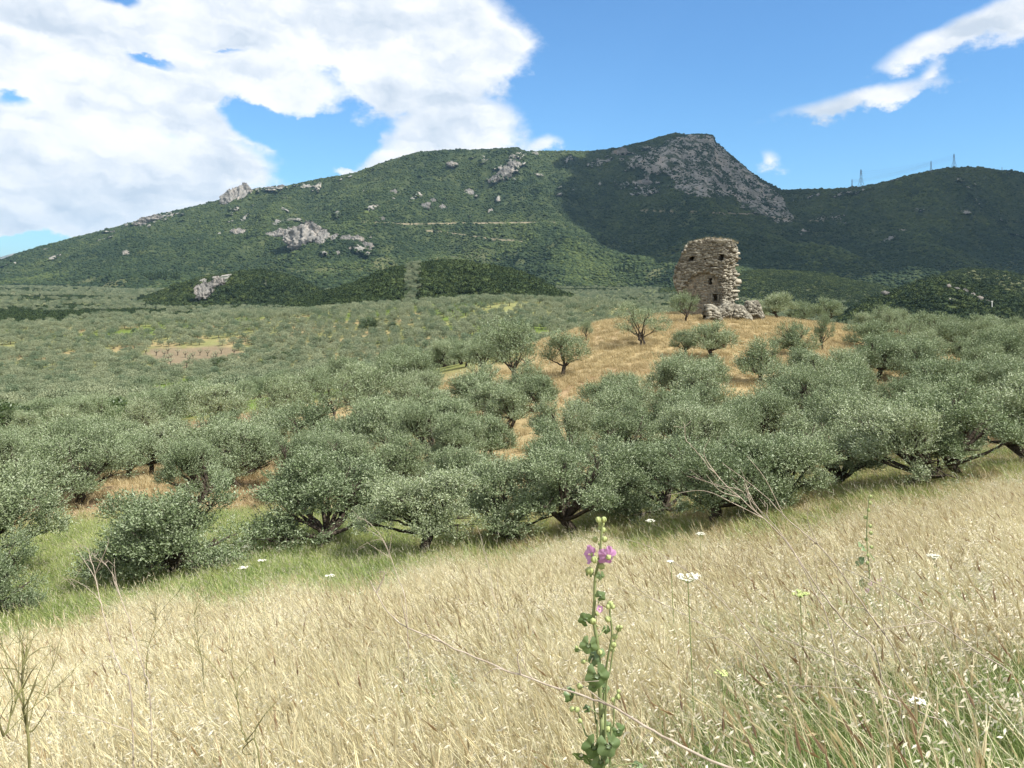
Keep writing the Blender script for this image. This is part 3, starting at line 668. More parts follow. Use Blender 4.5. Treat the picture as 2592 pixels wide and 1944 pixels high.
# the front row beyond the edge of the field
tpx('near', 5, -8, 21, 1.06, 0.86, 'olive tree cut by the left edge of the photo, grey-green crown reaching the green grass')
tpx('near', 4, -16, 16.5, 0.69, 0.59, 'small olive bush at the left edge below the larger edge tree, over green grass')
tpx('near', 0, 80, 33, 1.20, 0.90, 'olive tree with a thick dark trunk on bare reddish soil at the left')
tpx('near', 4, 172, 18.6, 1.03, 0.82, 'bushy olive tree with foliage down to the ground, standing alone in green grass at left')
tpx('near', 2, 240, 36, 1.19, 0.90, 'olive tree with a bent bare trunk on red soil, behind the bushy front olive')
tpx('near', 1, 322, 21.5, 1.12, 0.80, 'wide olive tree left of the low-forked one, its branches sweeping into green grass')
tpx('near', 5, 421, 19.2, 0.80, 0.62, 'olive tree with a low forked trunk and one long side limb curving to the right')
tpx('near', 2, 521, 20.2, 0.84, 0.66, 'olive tree with a straight dark trunk left of the V-shaped one behind the mallow')
tpx('near', 3, 578, 19.3, 0.85, 0.66, 'olive tree with a V-shaped trunk right above the pink mallow flowers')
tpx('near', 1, 650, 20.5, 0.79, 0.63, 'olive tree with a thin leaning trunk over green undergrowth, centre right')
tpx('near', 0, 717, 17.8, 0.80, 0.63, 'olive tree with a tall bare trunk behind the dry branching stalks')
tpx('near', 2, 776, 18.4, 0.76, 0.59, 'olive tree on a double stump with one sawn pale end, right of centre')
tpx('near', 3, 832, 21.8, 0.74, 0.59, 'slender olive tree over orange dry grass, between the double stump and the dark trunk')
tpx('near', 5, 902, 19.4, 0.80, 0.63, 'olive tree with a thick upright dark trunk shading green grass, right side')
tpx('near', 3, 962, 20.0, 0.91, 0.70, 'olive tree spreading two leaning limbs from the field edge, far right')
tpx('near', 5, 1036, 22.0, 0.93, 0.74, 'olive tree cut by the right edge of the photo behind the straw field')
# trees that stand apart on the dry knoll
tpx('open', 0, 642, 73, 1.06, 1.02, 'open-crowned olive tree on the dry grass slope, lower left of the ruined tower')
tpx('open', 1, 562, 64, 1.12, 1.1, 'small olive tree with leaning bare stems on the orange slope at the knoll foot')
tpx('open', 1, 685, 83, 0.86, 0.94, 'little olive tree standing in front of the lower left of the ruined tower')
tpx('open', 1, 587, 79, 0.42, 0.60, 'young thin olive sapling on the dry slope left of the open-crowned tree')
tpx('open', 2, 514, 63, 1.32, 1.22, 'tall olive tree at the left foot of the knoll against the far grove')
tpx('mid', 3, 712, 64, 0.96, 0.95, 'upright olive tree rising from the grove below the tower rubble')
tpx('mid', 3, 685, 66, 0.61, 0.67, 'small olive tree beside the upright one, at the grove edge under the tower')
tpx('mid', 0, 793, 66, 0.98, 0.82, 'broad olive tree at the front foot of the golden slope, right of centre')
tpx('open', 2, 823, 70, 0.52, 0.78, 'narrow pointed olive tree like a cone on the golden slope')
tpx('mid', 2, 868, 74, 1.06, 0.86, 'round olive tree in the middle of the golden slope right of the pointed one')
tpx('mid', 4, 779, 93, 1.00, 0.86, 'dark olive tree on the knoll crest just right of the rubble stub')
tpx('mid', 1, 757, 99, 0.88, 0.77, 'olive tree half behind the rubble stub right of the tower')
tpx('mid', 0, 800, 97, 0.93, 0.79, 'paler olive tree behind the dark one on the crest right of the tower')
tpx('mid', 3, 827, 93, 1.08, 0.93, 'round dark olive tree alone on the skyline of the knoll crest')
tpx('mid', 2, 868, 96, 0.80, 0.69, 'low olive tree on the crest right of the round dark one')
tpx('mid', 1, 897, 92, 0.88, 0.86, 'olive tree of taller outline on the right end of the crest')
tpx('mid', 4, 953, 74, 1.03, 0.86, 'large rounded olive tree over a dark patch of shade on yellow grass, right')
tpx('mid', 2, 1012, 78, 1.08, 0.95, 'olive tree at the right edge behind the yellow grass clearing')
tpx('mid', 0, 922, 84, 0.96, 0.84, 'olive tree behind the yellow clearing, left of the large rounded one')
tpx('open', 0, 905, 70, 0.8, 0.85, 'small pale olive tree in front of the yellow clearing')
tpx('mid', 1, 986, 92, 1.08, 0.95, 'olive tree on the far right crest line before the rocky hill')
tpx('open', 2, 365, 52, 1.18, 1.0, 'thin-crowned olive tree showing its stems over dry grass, left of centre')
tpx('open', 1, 310, 44, 1.1, 1.0, 'loose pale olive tree with slanting stems, left of centre grove')
tpx('open', 0, 330, 58, 1.0, 1.0, 'open olive tree at the far rim of the near grove, left of centre')
# dense grove
rg = np.random.default_rng(77); cand = []
for yy_ in np.arange(23.4, 112, 3.9):
    for xx_ in np.arange(-70, 95, 4.0):
        x = xx_+rg.uniform(-1.3, 1.3)+(2.0 if int(yy_/3.9) % 2 else 0); y = yy_+rg.uniform(-1.2, 1.2); px = pxof(x, y)
        if px < -60 or px > 1090: continue
        kg = float(knoll_grass(np.array([x]), np.array([y]))[0])
        if y > 60 and kg > 0.35 and not (px > 880 and y > 77 and rg.random() < 0.75) and not (y > 97 and px > 735): continue
        if px < 330 and y < 29: continue
        if px < 600 and y < 25.5: continue
        lim = np.interp(px, [-60, 250, 300, 480, 520, 850, 880, 1100], [52, 52, 60, 62, 55, 55, 104, 104])
        if y > lim: continue
        if 455 < px < 600 and 40 < y < 47 and abs(px-560) < 45: continue        # the little clearing of red soil
        if px < 140 and y < 34: continue
        if 195 < px < 275 and y < 33.5: continue
        if y > 78 and px < 380 and rg.random() < 0.35: continue
        if any((x-a)**2+(y-b)**2 < 2.6**2 for a, b in TREES): continue
        if rg.random() < 0.04: continue
        cand.append((y, x, px))
cand.sort()
LMK = [(60, 'near the left edge'), (130, 'above the thick trunk on bare soil'), (205, 'above the bushy front olive'), (285, 'above the bent bare trunk'), (365, 'above the wide left olive'), (460, 'above the low-forked trunk'), (545, 'above the straight dark trunk'),
       (612, 'above the V-shaped trunk'), (690, 'above the thin leaning trunk'), (750, 'above the tall bare trunk'), (805, 'above the double stump'), (870, 'above the slender olive'), (930, 'above the thick upright trunk'), (985, 'above the two leaning limbs at right'), (1200, 'near the right edge')]
def lmk(px):
    for a, b in LMK:
        if px < a: return b
def band_labels(items, head, tail):
    """items: indices with px and y; returns {index: (label, group)}"""
    out = {}; by = {}
    for i, px, y in items: by.setdefault(lmk(px), []).append((y, i))
    for k, L_ in by.items():
        L_.sort(); full = head+' '+k
        if len(L_) == 1: out[L_[0][1]] = (full, None); continue
        for n_, (y, i) in enumerate(L_):
            if n_ == 0: out[i] = (full+', nearest one', None)
            elif n_ == len(L_)-1 : out[i] = (full+', farthest one', None)
            elif len(L_) <= 3: out[i] = (full+', middle one', None)
            else: out[i] = (full+', in between', head+' '+k)
    return out
def zone(px, y):
    side = 'left side' if px < 300 else ('left of centre' if px < 480 else ('below the ruined tower' if px < 720 else ('right of the tower' if px < 880 else 'far right')))
    if y < 34: return ('olive tree with broad silvery crown just behind the field-edge trees, '+side, 'second row of olive trees, '+side)
    if y < 47: return ('olive tree packed into the middle of the near grove, '+side, 'middle of the near grove, '+side)
    if y < 62: return ('smaller looking olive tree in the back part of the near grove, '+side, 'back of the near grove, '+side)
    return ('olive tree on the outer rim of the near grove beside dry open ground, '+side, 'outer rim of the near grove, '+side)
ZL_ = {}
for lo_, hi_, hd in ((0, 34, 'silvery olive tree behind front row'), (34, 43, 'olive tree in mid grove'), (43, 54, 'olive tree at back of grove'), (54, 72, 'olive tree on near grove rim'), (72, 92, 'olive tree on upper right terrace'), (92, 200, 'olive tree on right skyline')):
    ZL_.update(band_labels([(i, c[2], c[0]) for i, c in enumerate(cand) if lo_ <= c[0] < hi_], hd, ''))
for ci, (y, x, px) in enumerate(cand):
    lb, gp = ZL_[ci]; s = rg.uniform(0.68, 0.96)
    if y < 38: tree('near', int(rg.integers(0, 6)), x, y, s*0.98, s*0.97, None, lb, gp)
    else: tree('mid', int(rg.integers(0, 5)), x, y, s*1.02, s*0.98, None, lb, gp)
NT0 = len(TREES); print('near trees', NT0)

# ------------------------------------------------------------------ the groves on the far slopes
pts = []
for yy_ in np.arange(52, 545, 6.2):
    for xx_ in np.arange(-420, 300, 6.2):
        u = xx_+rg.uniform(-1.5, 1.5); w = yy_+rg.uniform(-1.5, 1.5)
        a = 0.5; x = u*math.cos(a)-(w-300)*math.sin(a)*0.35; y = w+0.22*u*0
        px = pxof(x, y)
        if px < -90 or px > 1110 or y > 555: continue
        if px > 780 and y < 150: continue
        if y < np.interp(px, [-60, 250, 300, 480, 520, 850], [64, 64, 64, 66, 100, 130]): continue
        if knoll_grass(np.array([x]), np.array([y]))[0] > 0.2: continue
        if any((x-p)**2+(y-q)**2 < 16 for p, q in TREES if abs(y-q) < 5): continue
        pts.append((x, y, px))
pts = np.array(pts); bf = bare_field(pts[:, 2], pts[:, 1]); gp_ = green_patch(pts[:, 2], pts[:, 1]); tk = track(pts[:, 0], pts[:, 1])
open_ = fbm(pts[:, 0]/30, pts[:, 1]/30, seed=24)*0.5+0.5
keep = (gp_ < 0.3) & ~((np.abs(pts[:, 0]+96.0-0.10*(pts[:, 1]-160)) < 8) & (pts[:, 1] > 132) & (pts[:, 1] < 186)) & (rg.random(len(pts)) > 0.05+0.45*smooth(0.6, 0.7, open_))
inb = (bf > 0.4) & (pts[:, 1] > 250)
pruned = pts[keep & inb]; pts = pts[keep & ~inb]
# the ones that show largest stay single objects
order = np.argsort(pts[:, 1]); NOBJ = 320-NT0-26
vis = [i for i in order if -30 < pts[i, 2] < 1050][:max(NOBJ, 0)]
VL_ = band_labels([(i, pts[i, 2], pts[i, 1]) for i in vis if pts[i, 1] < 108], 'small olive tree in the near valley', ''); VL_.update(band_labels([(i, pts[i, 2], pts[i, 1]) for i in vis if pts[i, 1] >= 108], 'rounded olive tree in valley rows', ''))
for i in vis:
    x, y, px = pts[i]; s = rg.uniform(0.85, 1.25)
    if y < 125: gl = ('small olive tree in the valley just beyond the near grove', 'olive trees in the valley just beyond the near grove')
    elif px < 250: gl = ('rounded olive tree in the lower rows of the left valley slope', 'olive trees in the lower rows of the left valley slope')
    else: gl = ('rounded olive tree in the lower rows of the valley in the centre of the view', 'olive trees in the lower rows of the central valley')
    gl = VL_[i]
    if y < 128: tree('mid', int(rg.integers(0, 5)), x, y, s*0.95, s*0.9, None, gl[0], gl[1]); continue
    _, tm, cm = FARP[int(rg.integers(0, 4))]; o = empty('olive_tree', (x, y, h1(x, y)-0.05), rg.uniform(0, 6.28), (s, s, s*rg.uniform(0.85, 1.1))); obj('trunk', tm, o); obj('crown', cm, o)
    tag(o, gl[0], 'olive tree', gl[1])
rest = np.delete(pts, vis, axis=0); n = len(rest); z = H(rest[:, 0], rest[:, 1])-0.05; s = rg.uniform(0.95, 1.45, n)
scatter('olive_grove', np.stack([rest[:, 0], rest[:, 1], z], -1), zrot(n, rg, 0.05), s, rg.integers(0, 4, n), rg.random(n), [proto('olive_piece', m) for m in FAR], 'rows of silvery olive trees covering the slopes of the left valley up to its crest', 'olive grove')
print('far olive', n, len(pruned))
# pruned trees in the ploughed plot
pm = Acc()
for k in range(5):
    a = k*1.26; e = np.array([math.cos(a)*0.9, math.sin(a)*0.9, 2.3]); tube(pm, bez((0, 0, 0.9), (0.1, 0, 1.3), e-[0, 0, .6], e, 5), np.linspace(0.12, 0.04, 5), 4)
tube(pm, [(0, 0, -.3), (0.05, 0, 0.5), (0, 0, 1.0)], [0.24, 0.17, 0.17], 6)
rgp = np.random.default_rng(4); Lp = rgp.normal(0, 0.6, (60, 3))*[1.2, 1.2, 0.7]+[0, 0, 2.3]; Dp = rgp.normal(size=(60, 3)); Dp /= np.linalg.norm(Dp, axis=1, keepdims=True)
V, Fa = leaf_cards(Lp, Dp, 0.4, 0.1, rgp); PRT = pm.build('pruned_trunk', [M_BARK]); PRC = mesh('pruned_leaves', V, Fa, [M_OLIVEFAR])
for (x, y, px) in pruned[::2][:26]:
    o = empty('olive_tree', (x, y, h1(x, y)), random.uniform(0, 6), (1.1,)*3); obj('trunk', PRT, o); obj('crown', PRC, o)
    tag(o, 'hard pruned leafless olive tree standing on the brown ploughed plot', 'olive tree', 'pruned olive trees on the brown plot')

# ------------------------------------------------------------------ dark bushes, scrub on hills and mountain
def blob(seed, sub, flat=0.75, amp=0.3):
    V, Fa = (I2 if sub == 2 else I3); nv = fbm(V[:, 0]*1.6+seed, V[:, 1]*1.6, V[:, 2]*1.6, seed=seed, octv=3)[:, None]
    V = V*(1+amp*2*nv); V = V*[1, 1, flat]; V[:, 2] += 0.35; return V, Fa
def blobs(name, m, k=5, sub=2): return [proto(name, mesh(name, *blob(i*7+3, sub), [m], False)) for i in range(k)]
def clump(seed, m):      # a bush of a few hundred leaf faces round a dark heart
    rg = np.random.default_rng(seed); d = rg.normal(size=(260, 3)); d /= np.linalg.norm(d, axis=1, keepdims=True); d[:, 2] = np.abs(d[:, 2])*1.1-0.15
    r = (0.75+0.35*rg.random((260, 1)))*(1+0.5*fbm(d[:, 0]*2+seed, d[:, 1]*2, d[:, 2]*2, seed=seed)[:, None]); P = d*r*[1, 1, 0.85]
    D = d+rg.normal(0, 0.6, (260, 3)); D /= np.linalg.norm(D, axis=1, keepdims=True); V, Fa = leaf_cards(P-D*0.1, D, 0.34, 0.12, rg)
    a = Acc(); a.add(V, Fa); bv, bf_ = blob(seed, 2, 0.7, 0.2); a.add(bv*0.78, bf_); return mesh('bush_piece', a.V and np.concatenate(a.V), [a.F[3][0], a.F[4][0]], [m])
CLD = [proto('bush_piece', clump(40+i, M_WOOD)) for i in range(4)]
CLS = [proto('bush_piece', clump(50+i, M_SCRUB)) for i in range(4)]
def samp_grid(V, mask_ok, n, rg, w=None):
    """random points on a vertex grid with weights by area"""
    a = V[1:, :-1]-V[:-1, :-1]; b = V[:-1, 1:]-V[:-1, :-1]; ar = np.linalg.norm(np.cross(a, b), axis=2)*mask_ok[:-1, :-1]
    if w is not None: ar = ar*w[:-1, :-1]
    p = ar.ravel()/ar.sum(); k = rg.choice(len(p), n, p=p); i, j = np.unravel_index(k, ar.shape); u = rg.random((n, 1)); v = rg.random((n, 1))
    return V[i, j]*(1-u)*(1-v)+V[i+1, j]*u*(1-v)+V[i, j+1]*(1-u)*v+V[i+1, j+1]*u*v, i, j
# mountain scrub
N = 260000
ok = ((MC < 0.5) & (MS <= 1.0) & (MR < 0.3) & (MM > -40) & (MM < 1070)).astype(float)
vis_w = 1.0/(MV[..., 1]/2000.0)**2*(0.25+0.75*smooth(0.50, 0.62, 0.5+0.5*fbm(xx/60, Yp/60, seed=90, octv=3)))
P, i, j = samp_grid(MV, ok, N, rg, vis_w*(1-0.5*fres))
tn = np.clip(0.5+0.9*fbm(P[:, 0]/130, P[:, 1]/200, seed=91, octv=3)+0.25*rg.normal(size=N)-0.25*smooth(140, 40, P[:, 2])+0.15*smooth(150, 380, P[:, 2]), 0, 1)
sc = rg.gamma(6, 0.36, N)*0.95
scatter('mountain_scrub', P-[0, 0, 0.6], zrot(N, rg, 0.2), np.stack([sc, sc, sc*rg.uniform(0.7, 1.1, N)], -1), rg.integers(0, 5, N), tn, blobs('scrub_piece', M_SCRUB), 'dense green scrub covering the slopes of the big mountain', 'scrub')
okc = ((MC > 0.5) & (MS <= 1.0) & (MM > -40) & (MM < 1070)).astype(float); Nc = 7000
P, i, j = samp_grid(MV, okc, Nc, rg, 0.15+smooth(0.45, 0.6, 0.5+0.5*fbm(xx/30, zz2/30, seed=95, octv=3)))
scatter('mountain_scrub', P-[0, 0, 0.5], zrot(Nc, rg, 0.3), rg.gamma(6, 0.35, Nc), rg.integers(0, 5, Nc), 0.25*rg.random(Nc), blobs('scrub_piece', M_WOOD), 'dark bushes clinging to the ledges of the grey cliff below the peak', 'scrub')
def hill_cover(HV, n, tone0, protos, label, size=1.0, cat='wood', strip=None, nm='wood'):
    V, rk, PP, TT = HV
    ok = ((rk < 0.4) & (TT < 0.35) & (np.abs(TT) < 0.98)).astype(float); P, i, j = samp_grid(V, ok, n, rg)
    px = pxof(P[:, 0], P[:, 1])
    if strip is not None: keep = ~((px > strip[0]) & (px < strip[1])) ; P = P[keep]
    m = len(P); tn = np.clip(tone0+0.5*fbm(P[:, 0]/40, P[:, 1]/40, seed=97)+0.18*rg.normal(size=m), 0, 1); s = rg.gamma(9, 0.28, m)*size
    scatter(nm, P-[0, 0, 0.4], zrot(m, rg, 0.15), s, rg.integers(0, 4, m), tn, protos, label, cat)
hill_cover(HILL1, 9000, 0.72, [proto('bush_piece', q.data) for q in CLD], 'dark evergreen wood covering the rounded hill in the centre middle distance', 1.0, strip=(404, 420))
hill_cover(HILL2, 9000, 0.45, [proto('bush_piece', q.data) for q in CLS], 'dark wood around the grey cliff on the low left hill', 1.15)
hill_cover(HILL3, 6000, 0.55, [proto('bush_piece', q.data) for q in CLS], 'dark scrub on the rocky hill at the right behind the knoll', 0.9)
hill_cover(HILL4, 6000, 0.60, [proto('bush_piece', q.data) for q in CLS], 'sunlit loose scrub on the pale hill at the far right', 0.8)
hill_cover(HILL5, 17000, 0.72, [proto('bush_piece', q.data) for q in CLS], 'green scrub on the low sunlit hills right behind the tower', 0.75)
# olive strip on the wooded hill
V, rk, PP, TT = HILL1; ok = ((TT < 0.2) & (PP > 404) & (PP < 420)).astype(float); P, i, j = samp_grid(V, ok, 130, rg)
scatter('olive_grove', P, zrot(130, rg, 0.05), rg.uniform(0.9, 1.3, 130), rg.integers(0, 4, 130), rg.random(130), [proto('olive_piece', m) for m in FAR], 'pale strip of olive trees running down the dark wooded hill', 'olive grove')
# plain between the valley crest and the mountain: pale olives and dark thickets
n = 30000; Yq = np.sqrt(rg.uniform(430.0**2, 1750.0**2, n)); pq = rg.uniform(-40, 1070, n); xq = PX(pq, Yq); zq = H(xq, Yq)
def above_hill(x, y, z):
    o = np.zeros(len(x), bool)
    for (V, *_), (yc, w) in zip((HILL1, HILL2, HILL3, HILL4, HILL5), ((800, 150), (1050, 190), (700, 120), (980, 150), (1300, 190))):
        p0, p1 = pxof(V[0, 0, 0], V[0, 0, 1]), pxof(V[0, -1, 0], V[0, -1, 1]); px = pxof(x, y); o |= (px > p0+0.22*(p1-p0)) & (px < p1-0.12*(p1-p0)) & (np.abs(y-yc) < w*0.9)
    return o
m = ~above_hill(xq, Yq, zq)
thick = 0.5+0.5*fbm(xq/130, Yq/60, seed=98, octv=3)+0.10*smooth(260, 60, pq)*smooth(620, 700, Yq)*smooth(950, 850, Yq)
dark = m & (thick > 0.53) & (Yq > 540); pale = m & (thick <= 0.53) & (rg.random(n) < np.where(Yq < 560, 0.55, 0.8))
pale &= ~((Yq < 555) & (pq < 1110) )
for msk, protos, lb, cat, t0, sz in ((dark, [proto('bush_piece', q.data) for q in CLD], 'bands of dark thicket between the pale olive groves on the distant plain', 'thicket', 0.4, 2.6),
                                 (pale, [proto('olive_piece', q) for q in FAR], 'pale olive groves on the distant plain below the mountain', 'olive grove', 0.5, 1.25)):
    k = int(msk.sum()); scatter('thicket' if sz > 2 else 'olive_grove', np.stack([xq[msk], Yq[msk], zq[msk]-0.1], -1), zrot(k, rg, 0.05), rg.uniform(0.75, 1.3, k)*sz, rg.integers(0, 4, k), np.clip(t0+rg.normal(0, 0.2, k), 0, 1), protos, lb, cat)
n = 9000; Yq = np.sqrt(rg.uniform(560.0**2, 900.0**2, n)); pq = rg.uniform(-40, 420, n); xq = PX(pq, Yq)
b = smooth(0.50, 0.56, 0.5+0.5*fbm(pq/60, Yq/45, seed=99)); kk = (b > 0.5) & ~above_hill(xq, Yq, xq); k = int(kk.sum())
scatter('thicket', np.stack([xq[kk], Yq[kk], H(xq[kk], Yq[kk])-0.1], -1), zrot(k, rg), rg.uniform(1.6, 3.4, k), rg.integers(0, 4, k), rg.uniform(0.15, 0.6, k), [proto('bush_piece', q.data) for q in CLD], 'dark green belts of thicket across the left of the plain beyond the valley crest', 'thicket')
# single dark bushes among the olives of the valley
def bush_at(px, Y, s, label, group=None):
    x = PX(px, Y); tag(obj('bush', BUSHD[random.randint(0, 1)], None, (x, Y, h1(x, Y)-0.6), (0, 0, random.uniform(0, 6)), (s, s, s*0.8)), label, 'bush', group)
bush_at(368, 405, 2.0, 'dark green bush on the upper valley slope, left of centre'); bush_at(376, 408, 1.5, 'smaller dark bush leaning on the larger one, upper valley slope')
bush_at(218, 330, 1.5, 'dark green bush at the right rim of the brown ploughed plot'); bush_at(392, 400, 1.2, 'low dark bush right of the pair on the upper slope')
for k, (p, Y) in enumerate([(232, 300), (240, 306), (250, 315), (262, 322), (272, 330), (285, 342), (296, 352), (306, 362), (316, 372), (326, 380), (190, 222), (200, 226)]):
    bush_at(p, Y, random.uniform(1.1, 1.6), 'dark bush in the green line that follows the gully up the valley slope', 'bushes along the gully')
for k, (p, Y) in enumerate([(62, 92), (74, 94), (86, 92), (98, 95), (110, 96), (50, 98), (16, 94), (4, 90), (30, 97)]):
    bush_at(p, Y, random.uniform(0.9, 1.25), 'fresh dark green bushy tree in the hollow beyond the near olives at left', 'green bushes in the left hollow')
# cypresses
def cyp(seed, h=11.0):
    rg = np.random.default_rng(seed); n = 420; t = rg.random(n)**0.8; a = rg.uniform(0, 6.283, n); r = (0.12*h*np.sin(np.pi*np.clip(t*0.86+0.14, 0, 1))**0.8)*rg.uniform(0.6, 1.1, n)
    P = np.stack([r*np.cos(a), r*np.sin(a), 0.6+t*(h-0.8)], -1); D = np.stack([np.cos(a)*0.3, np.sin(a)*0.3, np.ones(n)], -1)+rg.normal(0, 0.2, (n, 3)); D /= np.linalg.norm(D, axis=1, keepdims=True)
    V, Fa = leaf_cards(P, D, 1.0, 0.35, rg); return mesh('cypress_foliage', V, Fa, [M_GREENLEAF])
CY = [cyp(1), cyp(2)]; ctr = Acc(); tube(ctr, [(0, 0, -1.5), (0, 0, 3), (0, 0, 8)], [0.25, 0.2, 0.05], 5); CTR = ctr.build('cypress_trunk', [M_BARK])
def cypress(px, Y, s, label, group=None, vbase=None):
    x = PX(px, Y); z = h1(x, Y) if vbase is None else ZC-(vbase-HOR)*Y/F
    r = empty('cypress_tree', (x, Y, z), 0, (s*1.1, s*1.1, s)); tag(r, label, 'cypress tree', group); obj('crown', CY[random.randint(0, 1)], r); obj('trunk', CTR, r)
for k, (p, vb, h) in enumerate([(615, 272, 0.9), (620, 272, 1.1), (624, 272, 1.3), (629, 272, 1.15), (634, 272, 1.2)]):
    q = mtn_point(p, vb); cypress(p, float(q[1])-3, h*1.15, 'slim dark cypress in the small row between the wooded hill and the tower', 'row of five cypresses left of the tower', vb)
q = mtn_point(655, 284); cypress(655, float(q[1])-5, 1.35, 'single dark cypress standing alone just left of the tower', None, 284)
for k in range(13):
    p = 147+k*2.7; q = mtn_point(p, 279.5); cypress(p, float(q[1])-4, random.uniform(1.1, 1.6), 'dark narrow tree in the long row at the foot of the mountain, left', 'row of dark narrow trees at the left foot of the mountain', 280)

# ------------------------------------------------------------------ ruined tower
import time as _t; print('TIME d start', _t.process_time())
def m_stone(x):
    r = x.m('FRACT', x.m('ADD', orand(x), x.m('MULTIPLY', geo(x, 'Random Per Island'), 7.3)))
    c = x.ramp(r, [(0.0, (0.12, 0.11, 0.088)), (0.35, (0.195, 0.18, 0.145)), (0.7, (0.28, 0.262, 0.215)), (1.0, (0.41, 0.38, 0.31))])
    n = x.noise(pos(x), 6.0, 5, 0.7); c = x.mix(x.m('MULTIPLY', x.sstep(n, 0.45, 0.7), 0.6), c, (0.13, 0.125, 0.10))
    return diffuse(x, c, 0.95, 0.1, bump(x, x.noise(pos(x), 14, 4, 0.6), 0.7, 0.05))
M_STONE = mat('weathered_stone', m_stone)
def m_mortar(x):
    p = pos(x); n = x.noise(p, 2.2, 6, 0.7); n2 = x.noise(p, 9.0, 5, 0.7)
    c = x.ramp(n, [(0.3, (0.075, 0.068, 0.055)), (0.5, (0.15, 0.13, 0.10)), (0.7, (0.25, 0.21, 0.155))])
    c = x.mix(at(x, 'plaster'), c, x.ramp(n, [(0.3, (0.20, 0.175, 0.135)), (0.7, (0.33, 0.285, 0.22))]))
    return diffuse(x, c, 0.97, 0.05, bump(x, n2, 1.0, 0.12))
M_MORTAR = mat('rubble_mortar', m_mortar)
ZM = 90/F/15.0                      # metres per measuring unit on the tower
TA = math.radians(28); ca, sa = math.cos(TA), math.sin(TA); TT_ = 3.4
def tz(Y): return (1250-Y)*ZM
def tx(Xz): return (Xz-825)*ZM
ZL = np.array([tz(q) for q in (1300, 1250, 1130, 1000, 880, 780, 600, 450, 310, 240, 180)]); XL = np.array([tx(q) for q in (440, 438, 422, 392, 352, 342, 388, 448, 505, 560, 600)])
ZRr = np.array([tz(q) for q in (1300, 1210, 1120, 1000, 960, 850, 740, 620, 500, 380, 260, 180)]); XRr = np.array([tx(q) for q in (1240, 1238, 1252, 1278, 1270, 1305, 1288, 1252, 1280, 1262, 1215, 1180)])
ZFf = np.array([tz(q) for q in (1300, 1130, 1000, 860, 700, 560, 380, 260)]); XFf = np.array([tx(q) for q in (1020, 1012, 985, 955, 985, 1050, 1090, 1075)])
def ztop(Xc):  # crest height against x
    return np.interp(Xc, [tx(q) for q in (500, 530, 560, 600, 700, 800, 1000, 1130, 1200, 1240, 1275)], [tz(q) for q in (350, 315, 272, 246, 226, 200, 212, 236, 268, 335, 440)])
WINS = [(590, 512, 33, 42), (975, 490, 28, 44), (770, 508, 14, 16), (815, 508, 12, 16), (824, 840, 26, 44), (893, 1083, 32, 48), (585, 1105, 34, 40), (868, 622, 50, 12)]
def win_depth(X, Z):
    d = np.zeros_like(X)
    for a, b, hw, hh in WINS:
        rag = 4*fbm(X*3, Z*3, seed=130); q = np.maximum(np.abs(X-tx(a))/(hw*ZM), np.abs(Z-tz(b))/(hh*ZM)); deep = 0.5 if hw < 20 else (0.25 if hh < 20 else 1.3)
        d = np.maximum(d, deep*smooth(1.12, 0.9, q+0.06*rag))
    return d
def arch(X, Z):
    q = np.sqrt(((X-tx(745))/(300*ZM))**2+(np.maximum(Z-tz(1120), 0)/(410*ZM))**2)
    return smooth(1.03, 0.98, q)*(Z > -1)*smooth(tx(1000), tx(960), X)
def to_plan(Xs, Wd): return (Xs-Wd*sa)/ca       # screen offset and depth in the wall -> u along the wall
nf_, ne_, nb_, nl_ = 96, 46, 40, 24
def tower_pt(part, t, z):
    """outer face of the tower: part 0 front, 1 right end, 2 back, 3 left end; t in 0..1; returns u, w, normal(u,w)"""
    xl = np.interp(z, ZL, XL); xr = np.interp(z, ZRr, XRr); xf = np.interp(z, ZFf, XFf)
    uL = xl/ca; uF = xf/ca; uR = (xr-TT_*sa)/ca; z0 = 0*t
    if part == 0: u = uL+(uF-uL)*t; w = z0+0.10*np.sin(t*3.14)*-1; n = (z0, z0-1)
    elif part == 1: u = uF+(uR-uF)*t+0.25*np.sin(t*3.14); w = TT_*t; n = (z0+0.95, z0-0.3)
    elif part == 2: u = uR+(uL+0.3-uR)*t; w = TT_+z0; n = (z0, z0+1)
    else: u = uL+0.3*(1-t); w = TT_*(1-t); n = (z0-1, z0)
    return u, w, n
def tower_disp(part, u, w, z):
    X = u*ca+w*sa
    rough = 0.09*fbm(u*1.7, z*1.7, w*1.7, seed=140, octv=4)+0.05*fbm(u*6, z*6, w*6, seed=141, octv=2)
    if part == 0:
        a = arch(X, z); return rough*(1-0.7*a)-0.34*a-win_depth(X, z), a
    if part == 1: return rough*3.2+0.28*fbm(u*0.9, z*1.3, w*1.1, seed=142, octv=3), 0*u
    return rough*1.6, 0*u
rows = 120; zs = np.linspace(0, 1, rows); VV = []; PL = []
tcount = [(0, nf_), (1, ne_), (2, nb_), (3, nl_)]
for s in zs:
    ring = []; pl = []
    for part, n in tcount:
        t = np.linspace(0, 1, n, endpoint=False); zt = np.full(n, 7.0)
        for _ in range(3):
            u, w, nn = tower_pt(part, t, s*zt); zt = ztop(u*ca+w*sa)+0.10*fbm(u*2.3, w*2.3, seed=145, octv=3)
        z = s*(zt+0.6)-0.6; u, w, nn = tower_pt(part, t, z); d, a = tower_disp(part, u, w, z); d = d*smooth(1.0, 0.93, s)-0.25*smooth(0.97, 1.0, s)
        ring.append(np.stack([u+nn[0]*d, w+nn[1]*d, z], -1)); pl.append(a)
    VV.append(np.concatenate(ring)); PL.append(np.concatenate(pl))
top = VV[-1]; c = top.mean(0)
